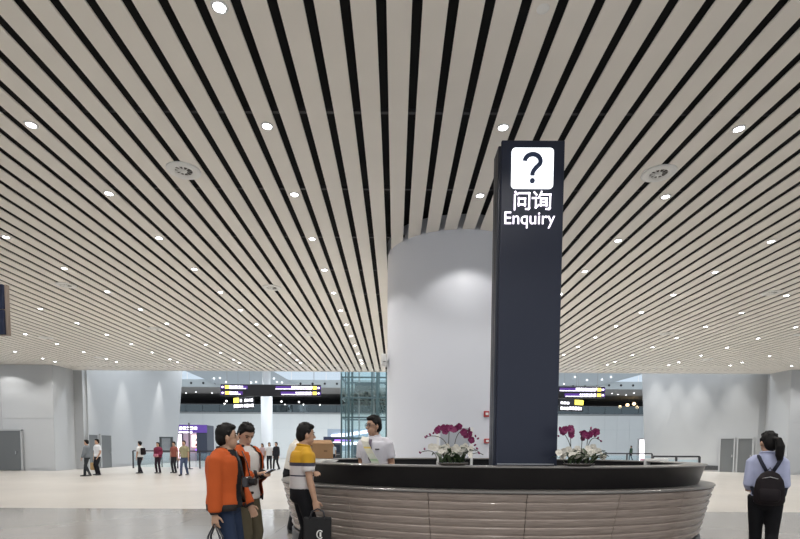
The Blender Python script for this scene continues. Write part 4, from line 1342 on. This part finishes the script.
M_WOR = mat('orchid_white', (.70, .67, .60), .6, var=.10, scale=20)
M_LEAF = mat('leaf_green', (.045, .075, .03), .5, var=.3, scale=10)
M_STEM = mat('stem_dark', (.06, .055, .035), .6)
ME_MAG = petal_mesh('blossom', 5, .046, .024, M_MAG)
ME_WOR = petal_mesh('blossom', 5, .044, .024, M_WOR)
bm = bmesh.new(); ball(bm, (0, 0, 0), (.011, .011, .017), None, 8, 6); o = obj('bud', bm, M_MAG, None, True); ME_BUD = o.data; bpy.data.objects.remove(o)
bm = bmesh.new()
prof_ = [(0, 0, .004), (.02, .05, .018), (.06, .10, .022), (.12, .125, .016), (.17, .11, .003)]
l_ = [bm.verts.new((-w_, x, z)) for x, z, w_ in prof_]; m_ = [bm.verts.new((0, x, z - .006)) for x, z, w_ in prof_]; r_ = [bm.verts.new((w_, x, z)) for x, z, w_ in prof_]
for i in range(4):
    bm.faces.new((l_[i], m_[i], m_[i + 1], l_[i + 1])); bm.faces.new((m_[i], r_[i], r_[i + 1], m_[i + 1]))
o = obj('leaf', bm, M_LEAF, None, True); ME_LEAF = o.data; bpy.data.objects.remove(o)

def orchids(label, pxc, mags, buds, stems, whites, Y, seed):
    rnd = random.Random(seed)
    base = at(pxc, 462, Y)
    t = thing('orchid_planter', label, 'plant', (base.x, Y, 1.245))
    bm = bmesh.new()
    lathe(bm, [(.001, 0), (.09, 0), (.12, .015), (.13, .03), (.12, .03), (.001, .025)], 24)
    for v in bm.verts: v.co.x *= 1.35; v.co.y *= .8
    obj('bowl', bm, mat('bowl_dark', (.06, .05, .045), .4), t, True)
    L = lambda px, py, dy=0: at(px, py, Y + dy) - Vector((base.x, Y, 1.245))
    for (a, b, c) in stems:
        bm = bmesh.new(); A, Bm, Cc = L(*a), L(*b), L(*c)
        A.z = .05; A.x = max(-.19, min(.19, A.x))
        pts = [(1 - u) ** 2 * A + 2 * u * (1 - u) * Bm + u * u * Cc for u in [i / 10 for i in range(11)]]
        tube(bm, pts, .0042, 6); obj('stem', bm, M_STEM, t, True)
    for px, py in mags:
        p = L(px, py, rnd.uniform(-.03, .03))
        inst('blossom', ME_MAG, t, p, (rnd.uniform(-.5, .4), rnd.uniform(0, 6), rnd.uniform(-.8, .8)), (rnd.uniform(.75, 1.0),) * 3)
    for px, py in buds:
        inst('bud', ME_BUD, t, L(px, py), (rnd.uniform(-1, 1), rnd.uniform(-1, 1), 0))
    for px, py in whites:
        p = L(px, py, rnd.uniform(-.08, .04))
        inst('blossom', ME_WOR, t, p, (rnd.uniform(-.6, .4), rnd.uniform(0, 6), rnd.uniform(-.9, .9)), (rnd.uniform(.8, 1.1),) * 3)
    for i in range(34):
        inst('leaf', ME_LEAF, t, (rnd.uniform(-.14, .14), rnd.uniform(-.06, .06), .03), (rnd.uniform(-.30, .25), 0, rnd.uniform(0, 6.28)), (rnd.uniform(.8, 1.25),) * 3)
    return t
orchids('magenta and white orchids in a low bowl left of the enquiry sign', 453,
        [(437, 430.5), (439.5, 428.5), (443.5, 428), (445, 431), (448, 427.5), (450.5, 428.8), (453.5, 430), (457.5, 428), (459.5, 426.5), (463.5, 432), (467.5, 430.5), (469, 434), (466, 435.5), (472, 439.5)],
        [(430, 434.5), (433.5, 433), (427, 436), (425.5, 437.2), (475.5, 436), (478, 438.5), (475, 445), (477, 448.5), (479, 453), (424.5, 449), (420, 452.5), (471, 441.5)],
        [((449, 455), (450, 432), (427, 436.5)), ((454, 455), (453, 424), (470, 431)), ((455, 455), (456, 436), (479, 452)), ((448, 455), (449, 440), (449, 428)), ((437, 458), (436, 446), (419, 453))],
        [(431, 446.5), (435, 447.5), (439, 448.5), (441, 452), (444, 448), (447, 451.5), (448.5, 447), (451.5, 449), (455, 447), (457.5, 450), (461, 453), (463, 448), (466, 446.5), (466.5, 451.5), (470, 449), (469, 455), (453, 453), (444.5, 454.5)], 5.57, 3)
orchids('dark red and white orchids in a low bowl right of the enquiry sign', 579,
        [(559, 429.5), (563, 431.5), (565, 429.5), (570, 429), (571.5, 432), (571, 435.5), (568, 433), (583.5, 433), (586, 435), (588, 436.5), (590.5, 434.5), (582, 438), (594.5, 434), (596, 432)],
        [(558.5, 436), (580.5, 432), (591, 428), (592, 430.5), (598, 438), (601, 441)],
        [((571, 455), (571, 440), (570, 430)), ((573, 455), (571, 436), (559, 430)), ((582, 455), (581, 444), (583, 433)), ((588, 455), (585, 440), (591, 428)), ((586, 455), (588, 428), (602, 442))],
        [(558.5, 453), (561, 456), (563, 450.5), (566, 455), (569, 450), (572, 455.5), (574.5, 452), (578, 456), (581, 452.5), (584, 456), (587, 449.5), (588.5, 454), (592, 447.5), (593.5, 452), (595, 457), (598, 451), (600.5, 454.5), (577, 449.5), (603, 456)], 5.57, 9)
# card in a clear holder behind the left orchids
a, b = at(438, 427, 6.05), at(472, 427, 6.05)
t = thing('card_holder', 'white framed notice card standing behind the left orchids', 'sign', ((a.x + b.x) / 2, 6.05, .762))
wd, zt = b.x - a.x, a.z - .762
obj('card', box((0, 0, zt - .13), (wd - .06, .008, .24)), mat('card_grey', (.42, .44, .48), .4), t)
for sx in (-1, 1):
    obj('side_rail', box((sx * wd / 2, 0, zt / 2), (.028, .02, zt)), M_FIXT, t)
obj('foot', box((0, 0, .01), (wd + .04, .12, .02)), M_FIXT, t)
# white monitor back on the inner desk by the right end
q = at(659, 460.5, 8.0)
t = thing('desk_monitor', 'white monitor seen above the counter rim near its right end', 'monitor', (q.x - .27, 8.0, .762), R(10))
obj('screen_case', bevel(box((.25, 0, .44), (.42, .04, .16)), .01), M_FIXT, t)
obj('stand', box((.25, 0, .18), (.05, .04, .36)), M_STEEL, t)
obj('foot', bevel(box((.25, 0, .01), (.22, .16, .02)), .004), M_STEEL, t)
